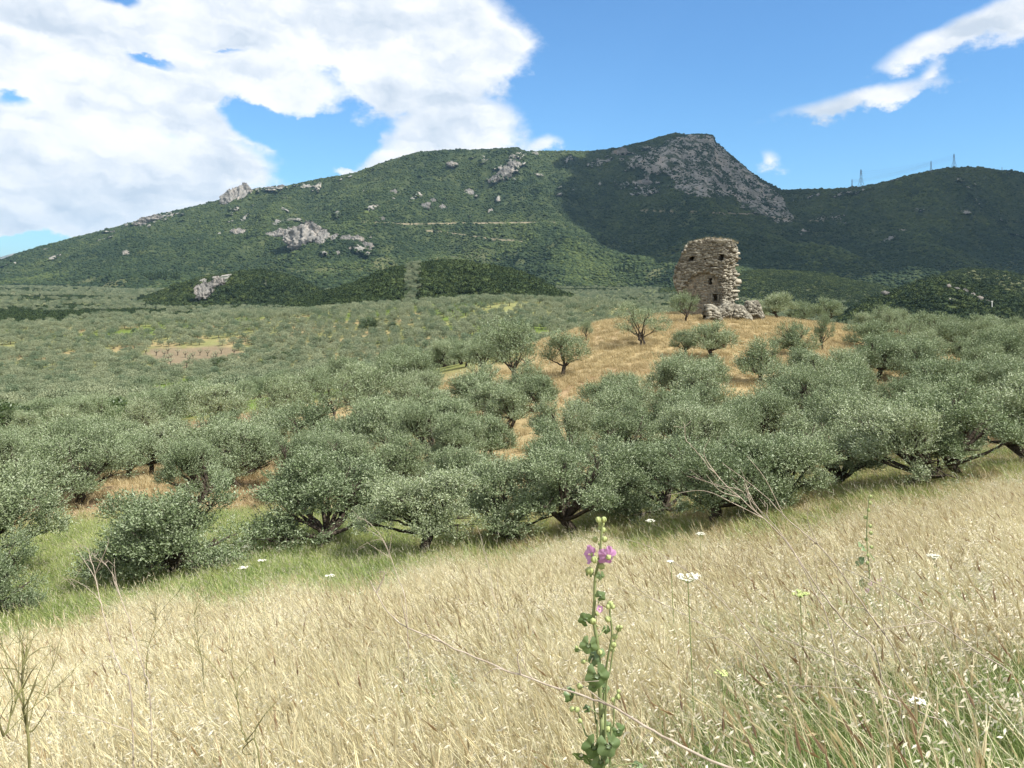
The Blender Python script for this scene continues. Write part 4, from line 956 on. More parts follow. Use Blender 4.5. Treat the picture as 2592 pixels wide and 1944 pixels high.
for k in (0.85, 0.6, 0.3):
    r = c+(top-c)*k; r[:, 2] = top[:, 2]*k+(c[2])*(1-k)+0.12*fbm(r[:, 0]*2, r[:, 1]*2, seed=146)+0.12*(1-k); VV.append(r); PL.append(PL[-1]*0)
TWB = PT(706.8, 308.5, 90); TWR = empty('ruined_tower', (TWB[0], 90-1.2, TWB[2]), -TA*-1)
TWR.rotation_euler = (0, 0, -TA)
tag(TWR, 'ruined stone tower wall with a blind arch and small dark windows on the dry knoll', 'ruined tower')
nring = len(top); V = np.concatenate(VV+[c[None]+[0, 0, 0.1]]); Fq = grid_faces(len(VV), nring, True); b0 = (len(VV)-1)*nring
cap = np.array([[b0+j, b0+(j+1) % nring, len(V)-1] for j in range(nring)])
me = mesh('tower_core', V, [Fq, cap], [M_MORTAR], False); attr(me, 'plaster', np.concatenate(PL+[np.zeros(1)]))
obj('core', me, TWR)
def stone_mesh(seed, flat=1.0):
    V, Fa = ico(1); rg = np.random.default_rng(seed)
    V = np.sign(V)*np.abs(V)**0.62; V = V*(1+rg.normal(0, 0.11, V.shape)); return V*[1, 1, flat]
import itertools
bmc = bmesh.new(); bmesh.ops.create_cube(bmc, size=2.0); bmesh.ops.subdivide_edges(bmc, edges=bmc.edges[:], cuts=1, use_grid_fill=True); CV = np.array([v.co[:] for v in bmc.verts]); CF = np.array([[v.index for v in f.verts] for f in bmc.faces]); bmc.free()
def block(seed):
    rg = np.random.default_rng(seed); n = np.linalg.norm(CV, axis=1, keepdims=True); V = CV*(0.55+0.45*1.35/n)*0.5*(1+rg.normal(0, 0.06, CV.shape)); return V
SV = [block(i) for i in range(8)]; SMESH = [mesh('stone', v, CF, [M_STONE]) for v in SV]
def stones_on(root, spots, nobj, name='stone', rest_label=None):
    """spots: (pos, ux, nrm, sx, sy, sz) in the frame of the thing; the largest become parts, the rest one part"""
    spots.sort(key=lambda s: -s[3]*s[5]); a = Acc()
    for k, (p, ux, nn, sx, sy, sz) in enumerate(spots):
        up = np.cross(nn, ux)*-1.0; up = up/np.linalg.norm(up)
        if up[2] < 0: up = -up
        M3 = np.stack([ux*sx, nn*sy, up*sz], 1)
        if k < nobj:
            o = obj(name, SMESH[k % 8], root); M4 = Matrix.Identity(4)
            for i in range(3):
                for j in range(3): M4[i][j] = float(M3[i, j])
                M4[i][3] = float(p[i])
            o.matrix_local = M4
        else: a.add(SV[k % 8]@M3.T+p, CF)
    if a.n: tag(obj('small_stones', a.build('small_stones', [M_STONE]), root), kind='stuff')
rg = np.random.default_rng(31); spots = []
for part, (st_l, st_h, length) in {0: (0.34, 0.24, 6.2), 1: (0.40, 0.20, 3.6), 2: (0.6, 0.4, 6), 3: (0.6, 0.4, 3.4)}.items():
    z = 0.0
    while z < 8.2:
        hh = st_h*rg.uniform(0.55, 1.35); t = rg.uniform(0, 0.05)
        while t < 1:
            ll = st_l*math.exp(rg.normal(-0.05, 0.42)); tt = t+ll/length/2; zz_ = z+hh/2+rg.normal(0, 0.07); t += ll/length*0.80
            if rg.random() < 0.05: continue
            if tt > 1: break
            T1 = np.array([tt]); u, w, nn = tower_pt(part, T1, np.array([zz_])); X_ = float((u*ca+w*sa)[0])
            if zz_ > ztop(X_)-0.05: continue
            if part == 0 and float(win_depth(np.array([X_]), np.array([zz_]))[0]) > 0.04: continue
            d, a = tower_disp(part, u, w, np.array([zz_])); d = float(d[0]); a = float(a[0])
            if a > 0.5 and rg.random() < 0.25: continue
            n3 = np.array([float(nn[0][0]), float(nn[1][0]), rg.normal(0, 0.08)]); n3 /= np.linalg.norm(n3); ux = np.cross(n3, [0, 0, 1.0]); ux /= np.linalg.norm(ux)
            pr = {0: 0.03, 1: 0.10, 2: 0.02, 3: 0.03}[part]*(0.3 if a > 0.5 else 1)*rg.uniform(0.2, 2.0)
            sy = {0: 0.28, 1: 0.55, 2: 0.3, 3: 0.3}[part]
            if a > 0.5: ll *= 0.8; hhh = hh*0.75
            else: hhh = hh
            p = np.array([float(u[0])+n3[0]*(d+pr-sy*0.42), float(w[0])+n3[1]*(d+pr-sy*0.42), zz_])
            ang_ = rg.normal(0, 0.16 if part == 0 else 0.22); ux = ux*math.cos(ang_)+np.array([0, 0, 1])*math.sin(ang_)
            spots.append((p, ux, n3, ll*rg.uniform(0.75, 0.98), sy, hhh*rg.uniform(0.65, 1.1)))
        z += hh*0.8
# big slabs left hanging at the broken right edge, lintels and jambs
def front_at(Xz, Yz, out=0.0):
    z = tz(Yz); Xs = tx(Xz); u = Xs/ca; d, a = tower_disp(0, np.array([u]), np.array([0.0]), np.array([z])); return np.array([u, -float(d[0])*0-out+(0.34 if a[0] > 0.5 else 0.0), z])
UX = np.array([1.0, 0, 0]); NY = np.array([0, -1.0, 0]); big = []
for (X_, Y_, w_, h_, o_) in [(590, 462, 90, 16, 0.05), (968, 434, 88, 14, 0.05), (835, 785, 100, 26, 0.06), (893, 1022, 130, 20, 0.08), (850, 1085, 22, 105, 0.08), (936, 1085, 24, 105, 0.08), (893, 1142, 100, 12, 0.06), (866, 840, 16, 90, 0.04)]:
    big.append((front_at(X_, Y_, o_-0.1), UX, NY, w_*ZM/ca, 0.4, h_*ZM))
for (t_, Y_, w_, h_) in [(0.85, 845, 110, 70), (0.78, 905, 120, 30), (0.7, 990, 150, 34), (0.85, 1115, 110, 36), (0.9, 600, 80, 30), (0.88, 500, 90, 34), (0.9, 420, 90, 40), (0.8, 740, 90, 40), (0.6, 1060, 110, 40), (0.75, 1050, 60, 60)]:
    u, w, nn = tower_pt(1, np.array([t_]), np.array([tz(Y_)])); n3 = np.array([0.95, -0.3, 0]); ux = np.cross(n3, [0, 0, 1.0]); ux /= np.linalg.norm(ux)
    big.append((np.array([float(u[0])+0.12, float(w[0]), tz(Y_)]), ux, n3, w_*ZM*1.3, 0.7, h_*ZM))
for k, (p, ux, nn, sx, sy, sz) in enumerate(big):
    o = obj('lintel' if k in (0, 1, 2, 3) else ('jamb' if k in (4, 5, 7) else ('sill' if k == 6 else 'slab')), SMESH[k % 8], TWR)
    up = np.cross(nn, ux)*-1; up = up if up[2] > 0 else -up; M4 = Matrix.Identity(4); M3 = np.stack([ux*sx, nn*sy, up*sz], 1)
    for i in range(3):
        for j in range(3): M4[i][j] = float(M3[i, j])
        M4[i][3] = float(p[i])
    o.matrix_local = M4
print('tower stones', len(spots)); stones_on(TWR, spots, 300)

# rubble heaps and stubs of wall at the foot
def rubble(px0, px1, prof, Y, depth, label, name='ruined_wall_stub', cat='wall stub', nobj=55):
    """prof: list of (px, row) of the crest; the body is a rounded block standing on the ground"""
    xc = PX((px0+px1)/2, Y); zb = h1(xc, Y); root = empty(name, (xc, Y, zb)); tag(root, label, cat)
    P = np.array(prof, float); nu, nv_ = 40, 30; a = np.linspace(0, 1, nu); V = []
    uu, vv_ = np.meshgrid(a, np.linspace(0, 1, nv_), indexing='ij')
    px = px0+(px1-px0)*uu; hx = ZC-(np.interp(px, P[:, 0], P[:, 1])-HOR)*Y/F-zb
    th = vv_*np.pi; x = PX(px, Y)-xc; y = -np.cos(th)*depth*0.5; sh = np.clip(np.sin(th), 0, 1)**0.35
    endr = np.clip(np.minimum(uu, 1-uu)/0.06, 0, 1)**0.5
    z = -0.5+(hx+0.5)*sh*(0.75+0.25*endr); y = y*(0.7+0.3*endr)
    V = np.stack([x, y, z], -1); V += 0.12*np.stack([fbm(x*1.5, y*1.5, z*1.5, seed=s_) for s_ in (150, 151, 152)], -1)
    me = mesh('rubble_core', V.reshape(-1, 3), grid_faces(nu, nv_), [M_MORTAR]); attr(me, 'plaster', np.zeros(nu*nv_)); obj('core', me, root)
    rg = np.random.default_rng(int(px0)); sp = []
    for _ in range(int((px1-px0)*13)):
        i = rg.integers(1, nu-1); j = rg.integers(1, nv_-5); p = V[i, j]; tu = V[i+1, j]-V[i-1, j]; tv = V[i, j+1]-V[i, j-1] if j < nv_-1 else np.array([0, 0, 1.]); nn = np.cross(tu, tv); nn /= np.linalg.norm(nn)+1e-9
        if nn[1] > 0 and nn[2] < 0.2: nn = -nn
        if p[2] < -0.2: continue
        ux = tu/(np.linalg.norm(tu)+1e-9); ux = ux-nn*np.dot(ux, nn); ux /= np.linalg.norm(ux)+1e-9; L_ = rg.uniform(0.22, 0.55)
        sp.append((p+nn*rg.uniform(0.0, 0.09), ux, nn, L_, 0.34, L_*rg.uniform(0.45, 0.75)))
    for s_, (cx_, cz_) in enumerate([]): pass
    stones_on(root, sp, nobj); return root
def zx(X_): return (1650+X_/5.926)/2.53125
def zy(Y_): return (570+Y_/5.926)/2.53125
rubble(zx(788), zx(1003), [(zx(788), zy(1300)), (zx(815), zy(1225)), (zx(900), zy(1225)), (zx(985), zy(1290)), (zx(1003), zy(1400))], 85.0, 2.0, 'round-shouldered lump of old wall at the left end of the rubble below the tower')
rubble(zx(985), zx(1190), [(zx(985), zy(1260)), (zx(1060), zy(1230)), (zx(1150), zy(1180)), (zx(1190), zy(1240))], 86.2, 1.6, 'low broken wall directly under the bright right edge of the tower')
rubble(zx(1165), zx(1460), [(zx(1165), zy(1240)), (zx(1230), zy(1215)), (zx(1330), zy(1235)), (zx(1460), zy(1370))], 86.8, 1.8, 'sloping rubble wall between the tower base and the squarish stub')
rubble(zx(1390), zx(1650), [(zx(1390), zy(1290)), (zx(1440), zy(1170)), (zx(1570), zy(1160)), (zx(1620), zy(1280)), (zx(1650), zy(1360))], 88.0, 1.5, 'squarish stub of wall at the right end of the rubble, flat on top')

# ------------------------------------------------------------------ rock outcrops standing out of the mountain scrub
def crag(seed, groove=1.0):
    V, Fa = ico(5); x, y, z = V.T; rgd = ridged(x*4.2+seed+0.5*z, z*1.1, y*4.2, seed=seed, octv=5, gain=0.62)-0.6; f = 1+0.75*groove*rgd+0.30*fbm(x*1.6, y*1.6, z*1.6, seed=seed+5, octv=5, gain=0.6)+0.10*fbm(x*11, y*11, z*11, seed=seed+7, octv=3, gain=0.7)
    lob_ = 1+0.5*fbm(x*2.6+seed, z*2.6, seed=seed+20, octv=5, gain=0.65)+0.12*rgd; V = V*[1, 1, 1]; V[:, 0] *= lob_; V[:, 2] *= lob_; V[:, 1] = V[:, 1]-1.5*groove*(rgd+0.15)*(y < 0.3)+0.8*fbm(x*3, z*2, seed=seed+30, octv=5, gain=0.65); V[:, 2] = np.sign(V[:, 2])*np.abs(V[:, 2])**0.85; return mesh('rock_face', V, Fa, [M_ROCK])
CR = [crag(1), crag(2), crag(3, 1.4)]
def rock(px, v, wpx, hpx, label, k=0, group=None, hillY=None, tilt=0.0, name='rock_outcrop'):
    p = mtn_point(px, v+hpx*0.3) if hillY is None else PT(px, v+hpx*0.3, hillY); s = p[1]/F
    o = obj(name, CR[k], None, (float(p[0]), float(p[1])+wpx*s*0.05, float(p[2])), (-0.45, tilt, random.uniform(-0.35, 0.35)), (wpx*s*0.5, wpx*s*0.17, hpx*s*0.6)); return tag(o, label, 'rock outcrop', group)
rock(308, 231, 42, 26, 'large domed grey rock face in the middle of the left mountain slope', 2)
rock(293, 236, 16, 16, 'left shoulder of rock leaning against the large domed face', 1)
rock(323, 234, 14, 18, 'narrow upright rock at the right side of the large domed face', 0)
rock(279, 232, 17, 9, 'low pale rock left of the large domed face, higher of two', 0, tilt=-0.3); rock(270, 234, 9, 6, 'small pale rock left of the large domed face, lower of two', 1)
rock(239, 231, 15, 8, 'isolated pale rock well left of the large domed face', 1)
rock(336, 236, 10, 9, 'dark cleft rock just right of the large domed face', 2)
rock(347, 237, 13, 6, 'flat pale rock in the broken chain right of the dome', 0); rock(357, 238, 13, 9, 'pale rock lump in the middle of the broken chain right of the dome', 1)
rock(367, 245, 14, 9, 'brightest rock at the right end of the broken chain', 0, tilt=0.4); rock(352, 247, 6, 6, 'small rock below the broken chain', 1); rock(337, 252, 6, 6, 'small single rock below the right of the dome', 2)
rock(370, 238, 5, 5, 'tiny rock above the right end of the broken chain', 0)
rock(243, 190, 24, 22, 'grey crag standing on the left skyline of the mountain', 2); rock(230, 195, 20, 15, 'lower left flank of the skyline crag', 0, tilt=-0.5)
rock(272, 188, 12, 4, 'low rocks on the ridge right of the skyline crag', 1); rock(281, 186, 8, 3, 'last small rock on the ridge right of the skyline crag', 0)
rock(152, 219, 26, 6, 'pale broken rocks on the left shoulder of the ridge', 0, tilt=-0.15); rock(140, 224, 14, 4, 'lower pale rocks on the left shoulder of the ridge', 1)
rock(505, 171, 16, 12, 'pale rock rib high on the slope under the main summit, middle piece', 0, tilt=-0.5); rock(514, 163, 12, 8, 'pale rock rib high under the main summit, upper piece', 1); rock(495, 178, 12, 7, 'pale rock rib high under the main summit, lower piece', 2, tilt=-0.4)
rock(513, 156, 8, 5, 'small rock above the pale rib under the main summit', 0)
rock(424, 205, 12, 7, 'slanting pale rock in mid slope, larger of a pair', 1, tilt=-0.6); rock(432, 200, 8, 6, 'upper tip of the slanting rock in mid slope', 0); rock(443, 206, 7, 7, 'round pale rock right of the slanting rock', 2)
rock(469, 191, 9, 9, 'pale rock lump alone in the upper slope below the rib', 1); rock(491, 210, 6, 6, 'small tooth-shaped rock in the upper right of the sunlit slope', 0)
rock(394, 191, 8, 6, 'small rock in the upper middle of the slope left of the slanting one', 0); rock(452, 163, 10, 5, 'dull grey rock near the summit line', 1); rock(382, 218, 7, 4, 'flat pale rock above the start of the mountain track', 0)
rock(125, 252, 7, 6, 'lone pale rock low on the left mountainside', 1)
rock(620, 151, 18, 7, 'shaded rock rib left of the cliff', 0, tilt=-0.3); rock(644, 182, 13, 6, 'small shaded slab below the cliff to the left', 1)
rock(535, 153, 8, 5, 'rock knob on the saddle right of the summit', 0)
rock(204, 287, 17, 15, 'grey cliff on the low wooded hill at left', 2, hillY=915); rock(216, 282, 22, 11, 'upper right part of the grey cliff on the low wooded hill', 0, hillY=950, tilt=-0.4)
for k, (p, v, w_) in enumerate([(949, 285, 5), (957, 288, 5), (965, 290, 7), (973, 294, 6), (980, 297, 6), (988, 301, 5), (968, 300, 7)]):
    rock(p, v, w_, w_*0.6, 'block in the band of pale rocks running down the right hill', k % 3, 'band of pale rocks on the right hill', 640)
rock(885, 292, 7, 3.5, 'pale rocks at the left shoulder of the rocky right hill', 1, hillY=650)

print('TIME power', _t.process_time())
# ------------------------------------------------------------------ power line
def m_steel(x): return diffuse(x, (0.16, 0.18, 0.20), 0.5, 0.4)
M_STEEL = mat('galvanised_steel', m_steel)
def pylon(px, vb, hpx, label, w=1.0):
    p = mtn_point(px, vb) if px < 1030 else mtn_point(1030, vb); p = np.array([PX(px, p[1]), p[1], p[2]]); s = p[1]/F; Hh = hpx*s; bw = Hh*0.15*w; th = 0.30*s*0.33
    root = empty('transmission_tower', (float(p[0]), float(p[1]), float(p[2])-1), 0.5); tag(root, label, 'pylon'); a = Acc()
    lv = [0, 0.22, 0.42, 0.6, 1.0]; ww = [1.0, 0.66, 0.40, 0.24, 0.10]
    for sx, sy in ((1, 1), (1, -1), (-1, 1), (-1, -1)):
        tube(a, [(sx*bw*q, sy*bw*q, Hh*l) for l, q in zip(lv, ww)], th, 4)
    for i in range(4):
        for (x1, y1, x2, y2) in ((1, -1, -1, -1), (1, 1, -1, 1), (1, 1, 1, -1), (-1, 1, -1, -1)):
            tube(a, [(x1*bw*ww[i], y1*bw*ww[i], Hh*lv[i]), (x2*bw*ww[i+1], y2*bw*ww[i+1], Hh*lv[i+1])], th*0.6, 3); tube(a, [(x2*bw*ww[i], y2*bw*ww[i], Hh*lv[i]), (x1*bw*ww[i+1], y1*bw*ww[i+1], Hh*lv[i+1])], th*0.6, 3)
    obj('lattice_body', a.build('lattice', [M_STEEL]), root)
    for l, q in ((0.66, 0.13), (0.78, 0.11), (0.9, 0.09)):
        c = Acc(); tube(c, [(-Hh*q, 0, Hh*l), (0, 0, Hh*l+0.02*Hh), (Hh*q, 0, Hh*l)], th*0.9, 4); tube(c, [(-Hh*q, 0, Hh*l), (-Hh*q, 0, Hh*(l-0.035))], th*0.6, 3); tube(c, [(Hh*q, 0, Hh*l), (Hh*q, 0, Hh*(l-0.035))], th*0.6, 3)
        obj('cross_arm', c.build('cross_arm', [M_STEEL]), root)
    return [np.array([p[0]+sg*Hh*q*math.cos(0.5), p[1]+sg*Hh*q*math.sin(0.5), p[2]+Hh*(l-0.035)]) for l, q in ((0.66, 0.13), (0.78, 0.11), (0.9, 0.09)) for sg in (-1, 1)]
p1 = pylon(852, 188, 9.5, 'small far pylon left of the large one, behind the saddle of the ridge', 0.6)
p2 = pylon(861, 188, 19, 'largest lattice pylon, standing on the ridge right of the saddle')
p3 = pylon(931, 172, 11.5, 'thin pylon just left of the highest point of the right ridge', 0.7)
p4 = pylon(954, 167, 14, 'lattice pylon on top of the right-hand ridge')
p5 = pylon(1002, 171, 4.5, 'tiny pylon top showing behind the right end of the ridge', 0.6)
for a_, b_, lb in ((p2, p4, 'thin power cables between the largest pylon and the ridge top pylon'), (p1, p3, 'thin power cables between the two smaller pylons')):
    c = Acc()
    for q, r in zip(a_, b_):
        t = np.linspace(0, 1, 14)[:, None]; P = q+(r-q)*t; P[:, 2] -= 4*t[:, 0]*(1-t[:, 0])*np.linalg.norm(r-q)*0.03; tube(c, P, 0.09, 3)
    tag(obj('power_cable', c.build('power_cable', [M_STEEL])), lb, 'power cable')
M_WHITE = mat('white_paint', lambda x: diffuse(x, (0.75, 0.74, 0.72), 0.6, 0.3))
a = Acc(); P0 = PT(992, 308, 628); tube(a, [(0, 0, -2), (0, 0, 5.5)], [0.4, 0.3], 6); tube(a, [(-0.8, 0, 5.2), (0.8, 0, 5.2)], 0.22, 4)
tag(obj('power_pole', a.build('power_pole', [M_WHITE]), None, tuple(P0)), 'small white pole below the pale rocks of the right hill', 'pole')

# ------------------------------------------------------------------ pink mallow in front
def m_hleaf(x):
    n = x.noise(oco(x), 60, 4, 0.6); r = x.m('MULTIPLY_ADD', orand(x), 0.6, x.m('MULTIPLY', n, 0.4))
    c = x.ramp(r, [(0.1, (0.10, 0.16, 0.055)), (0.9, (0.19, 0.26, 0.12))]); u = x.mix(0.5, c, (0.24, 0.30, 0.19))
    return leafy(x, c, u, 0.28, 0.5, 0.05, tcol=(0.13, 0.22, 0.03))
M_MLEAF = mat('mallow_leaf', m_hleaf)
M_MSTEM = mat('mallow_stem', lambda x: diffuse(x, x.ramp(x.noise(oco(x), 30, 3), [(0.3, (0.16, 0.20, 0.08)), (0.7, (0.27, 0.31, 0.15))]), 0.7, 0.2))
def m_petal(x):
    v = x.noise(oco(x), 90, 4, 0.7); return leafy(x, x.mix(v, (0.44, 0.20, 0.42), (0.68, 0.42, 0.64)), x.mix(v, (0.52, 0.28, 0.50), (0.74, 0.50, 0.70)), 0.45, 0.5, 0.02, tcol=(0.68, 0.28, 0.62))
M_PETAL = mat('mallow_petal', m_petal)
M_BUD = mat('mallow_bud', lambda x: diffuse(x, x.ramp(x.noise(oco(x), 50, 3), [(0.3, (0.28, 0.34, 0.12)), (0.7, (0.45, 0.50, 0.24))]), 0.7, 0.2))
def mz(X_, Y_, dY=0.0, Yb=2.6):
    return PT((1350+X_/2.4625)/2.53125, (1270+Y_/2.4625)/2.53125, Yb+dY)
U1 = 2.6/F/(2.4625*2.53125)       # metres per measuring unit
def palmate(seed, R, lobes=5, fold=0.25):
    rg = np.random.default_rng(seed); n = 40; th = np.linspace(0.22, 2*np.pi-0.22, n); lob = 0.90+0.10*np.cos((th-np.pi)*lobes*0.95)-0.04*np.abs(np.sin((th-np.pi)*9))+0.02*rg.normal(size=n)
    V = [[0, 0, 0]]; rings = 4
    for k in range(1, rings+1):
        r = R*lob*k/rings; x = -r*np.cos(th); y = r*np.sin(th); z = -fold*(r/R)**2*R*0.9+0.06*R*np.cos((th-np.pi)*lobes)*(k/rings)+0.3*fold*np.abs(y)
        V += list(np.stack([x, y, z], -1))
    Fq = grid_faces(rings, n)+1; tri = np.array([[0, j+1, j+2] for j in range(n-1)]); return mesh('mallow_leaf', V, [tri, Fq], [M_MLEAF], True)
MAL = empty('mallow_plant', tuple(mz(435, 1900))); MAL.location[2] = h1(MAL.location[0], MAL.location[1]); MO = np.array(MAL.location)
tag(MAL, 'tall pink-flowered mallow standing up in the straw field in front', 'mallow')
def mpart(name, me, p, rot=(0, 0, 0), parent=None, s=1.0): return obj(name, me, parent or MAL, tuple(np.asarray(p)-(MO if parent is None else 0)), rot, (s, s, s))
def mstem(pts, r0, r1, dY=0.0, ground=False):
    P = [mz(a, b, dY) for a, b in pts]
    if ground: P = [MO+np.array([0.01*(hash(str(pts)) % 5-2), 0, -0.05])]+P
    P = poly_smooth(P, 4)-MO; a = Acc(); tube(a, P, np.linspace(r0, r1, len(P)), 7); obj('stem', a.build('mallow_stem', [M_MSTEM], True), MAL)
RS_ = 0.75
mstem([(430, 1480), (425, 1350), (415, 1200), (415, 1050), (398, 880), (375, 730), (382, 620), (385, 480), (412, 350), (425, 200), (430, 115)], 0.0085, 0.0035, 0, True)
mstem([(445, 1500), (440, 1200), (460, 1000), (490, 830), (478, 700), (480, 645)], 0.005, 0.0025, 0.03, True)
mstem([(450, 1300), (480, 1050), (505, 880), (532, 795)], 0.004, 0.002, -0.03, True)
mstem([(480, 1560), (500, 1400), (505, 1250), (530, 1185)], 0.004, 0.002, -0.05, True)
mstem([(400, 1520), (390, 1380), (370, 1200), (350, 1100)], 0.004, 0.002, 0.05, True)
mstem([(380, 1650), (325, 1450), (300, 1370), (270, 1290)], 0.004, 0.002, 0.02, True)
mstem([(415, 1140), (360, 1145), (290, 1160)], 0.002, 0.0015, -0.03)
bm_ = np.array(I3[0])
def bud_mesh():
    V = I3[0]*[1, 1, 1.15]; th = np.arctan2(V[:, 1], V[:, 0]); V = V*(1+0.10*np.cos(5*th)*np.sqrt(np.clip(1-V[:, 2]**2, 0, 1)))[:, None]; a = Acc(); a.add(V, I3[1])
    for k in range(5):
        t = k*1.2566; c, s_ = math.cos(t), math.sin(t); p = np.array([[c*0.4-s_*0.35, s_*0.4+c*0.35, -1.05], [c*0.4+s_*0.35, s_*0.4-c*0.35, -1.05], [c*1.25+s_*0.25, s_*1.25-c*0.25, 0.0], [c*0.75, s_*0.75, 1.35], [c*1.25-s_*0.25, s_*1.25+c*0.25, 0.0]])
        a.add(p, np.array([[0, 1, 2], [0, 2, 4], [2, 3, 4]]))
    return a.build('mallow_bud', [M_BUD], False)
BUD = bud_mesh()
for (a_, b_, r_) in [(405, 112, 17), (440, 112, 18), (424, 140, 20), (436, 178, 18), (415, 165, 12), (385, 236, 18), (444, 235, 18), (425, 402, 20), (380, 362, 20), (414, 262, 12), (352, 430, 22), (372, 745, 20), (395, 700, 12),
                     (480, 640, 20), (495, 655, 14), (465, 655, 14), (464, 732, 18), (532, 790, 19), (545, 782, 12), (508, 842, 17), (500, 892, 18), (494, 922, 15), (415, 940, 16), (497, 1236, 14), (527, 1216, 17), (532, 1182, 12), (240, 1292, 16), (272, 1296, 16), (291, 1366, 15), (465, 1420, 20), (478, 1440, 16), (290, 1150, 20), (270, 910, 12), (312, 995, 14)]:
    mpart('bud', BUD, mz(a_, b_, random.uniform(-0.035, 0.03)), (random.uniform(-0.5, 0.5), random.uniform(-0.6, 0.6), random.uniform(0, 6)), None, r_*U1*0.92)
# (x, y, radius, pitch, roll, depth)
for k, (a_, b_, r_, rx, ry, rz_, dy, fo) in enumerate([(348, 440, 32, 60, 10, 80, 0.02, .4), (418, 460, 30, 80, 0, -90, -0.03, .2), (415, 592, 38, 100, -60, 40, -0.02, .6), (325, 738, 50, 75, 20, 120, -0.02, .3),
       (345, 895, 56, 88, 0, -100, -0.04, .2), (370, 972, 54, 30, -10, 60, 0.0, .4), (398, 1085, 74, 96, 20, -80, -0.05, .25), (455, 800, 30, 85, 0, -90, 0.03, .3), (238, 1210, 46, 80, 70, -60, -0.02, .8), (378, 1150, 38, 80, 10, -80, -0.03, .2),
       (335, 1290, 24, 60, 40, 20, 0.0, .5), (445, 1165, 30, 60, -30, 10, 0.0, .3), (378, 1530, 74, 85, -5, -105, -0.05, .15), (470, 1520, 74, 80, 10, -70, -0.06, .2), (532, 1430, 48, 92, 60, -60, 0.02, .4), (462, 1400, 30, 70, 20, -50, 0.0, .3),
       (420, 1620, 60, 70, 0, -90, -0.04, .3), (360, 1640, 60, 40, 10, 140, 0.03, .3), (300, 1600, 60, 50, -20, 170, 0.06, .3), (275, 930, 20, 60, 10, 160, 0, .4), (425, 940, 28, 50, 0, -20, 0.02, .5), (320, 1000, 22, 40, 20, 200, 0, .4), (650, 1640, 36, 20, 60, 10, 0.0, .6)]):
    p = mz(a_, b_, dy); mpart('leaf', palmate(k, r_*U1*(1.1 if b_ > 850 else 1.0), 5, fo), p, (math.radians(rx), -math.radians(rz_), math.radians(ry)*0.4))
    a = Acc(); tube(a, bez(p-MO, p-MO+[0, 0.01, 0.01], mz(max(375, min(430, a_)), b_+25, 0)-MO, mz(405 if b_ < 1000 else 420, b_+40, 0)-MO, 5), 0.0018, 4); obj('leaf_stalk', a.build('leaf_stalk', [M_MSTEM], True), MAL)
def petal(seed, R):
    rg = np.random.default_rng(seed); nu, nv_ = 9, 8; V = []
    for i in range(nv_):
        t = i/(nv_-1); w = R*0.62*(0.16+0.84*math.sin(min(1, t*1.15)*1.57))
        for j in range(nu):
            s_ = j/(nu-1)*2-1; notch = 0.18*R*math.exp(-(s_/0.28)**2)*t**3; V.append([t*R-notch-0.12*R*s_*s_*t+0.04*R*rg.normal()*(t > 0.9), s_*w, 0.25*R*t*t+0.10*R*math.sin(s_*8+seed*2.1)*t+0.05*R*rg.normal()*t*t])
    return mesh('mallow_petal', V, grid_faces(nv_, nu), [M_PETAL], True)
def flower(p, R, rot, seed, n=5):
    f = empty('flower', tuple(p-MO)); f.parent = MAL; f.rotation_euler = rot
    for k in range(n):
        q = obj('petal', petal(seed+k, R), f); q.rotation_euler = (random.uniform(-0.2, 0.2), random.uniform(-0.25, 0.15), k*1.2566)
    obj('calyx', BUD, f, (0, 0, -0.004), (0, 0, 0), (R*0.26,)*3)
    a = Acc(); tube(a, [(0, 0, 0), (0, 0, R*0.35), (0, 0, R*0.5)], [0.0015, 0.003, 0.002], 5); obj('stamens', a.build('stamens', [mat('pollen', lambda x: diffuse(x, (0.7, 0.65, 0.35), 0.8))]), f)
flower(mz(466, 342, -0.02), 60*U1, (math.radians(-72), math.radians(25), 0.4), 1)
flower(mz(366, 330, 0.0), 56*U1, (math.radians(15), math.radians(-78), 0.2), 11)
flower(mz(412, 668, -0.01), 22*U1, (math.radians(70), 0, 0.3), 21)

# a second thinner mallow, and scattered flowers further into the field
def small_mallow(px, Y, vtop, label, nfl, seed):
    rg = np.random.default_rng(seed); x = PX(px, Y); z = h1(x, Y); zt = ZC-(vtop-HOR)*Y/F; root = empty('mallow_plant', (x, Y, z)); tag(root, label, 'mallow'); h = zt-z; a = Acc()
    P = [(0, 0, -0.03), (0.02, 0, h*0.4), (-0.01, 0, h*0.75), (0.01, 0, h)]; P = poly_smooth(P, 5); tube(a, P, np.linspace(0.007, 0.003, len(P)), 6); obj('stem', a.build('mallow_stem', [M_MSTEM], True), root)
    for k in range(11):
        t = 0.55+0.45*k/10; obj('bud', BUD, root, (rg.uniform(-0.03, 0.03), rg.uniform(-0.02, 0.02), h*t), (rg.uniform(-.5, .5), 0, 0), (0.013,)*3)
    for k in range(6): obj('leaf', palmate(60+k+seed, rg.uniform(0.035, 0.06)), root, (rg.uniform(-0.08, 0.08), rg.uniform(-0.03, 0.03), h*rg.uniform(0.25, 0.8)), (rg.uniform(0.5, 1.4), 0, rg.uniform(0, 6)))
    for k in range(nfl): obj('flower_head', petal(80+k, 0.035), root, (rg.uniform(-0.06, 0.07), -0.02, h*rg.uniform(0.4, 0.5)), (1.2, rg.uniform(-1, 1), 0))
small_mallow(868, 6.3, 496, 'slender green mallow spike with one tiny pink flower, right part of the straw field', 3, 5)
def m_umb(x): return diffuse(x, (0.80, 0.80, 0.70), 0.9, 0.05)
M_UMB = mat('white_umbel', m_umb)
M_GST = mat('green_stalk', lambda x: diffuse(x, (0.20, 0.26, 0.09), 0.8, 0.1))
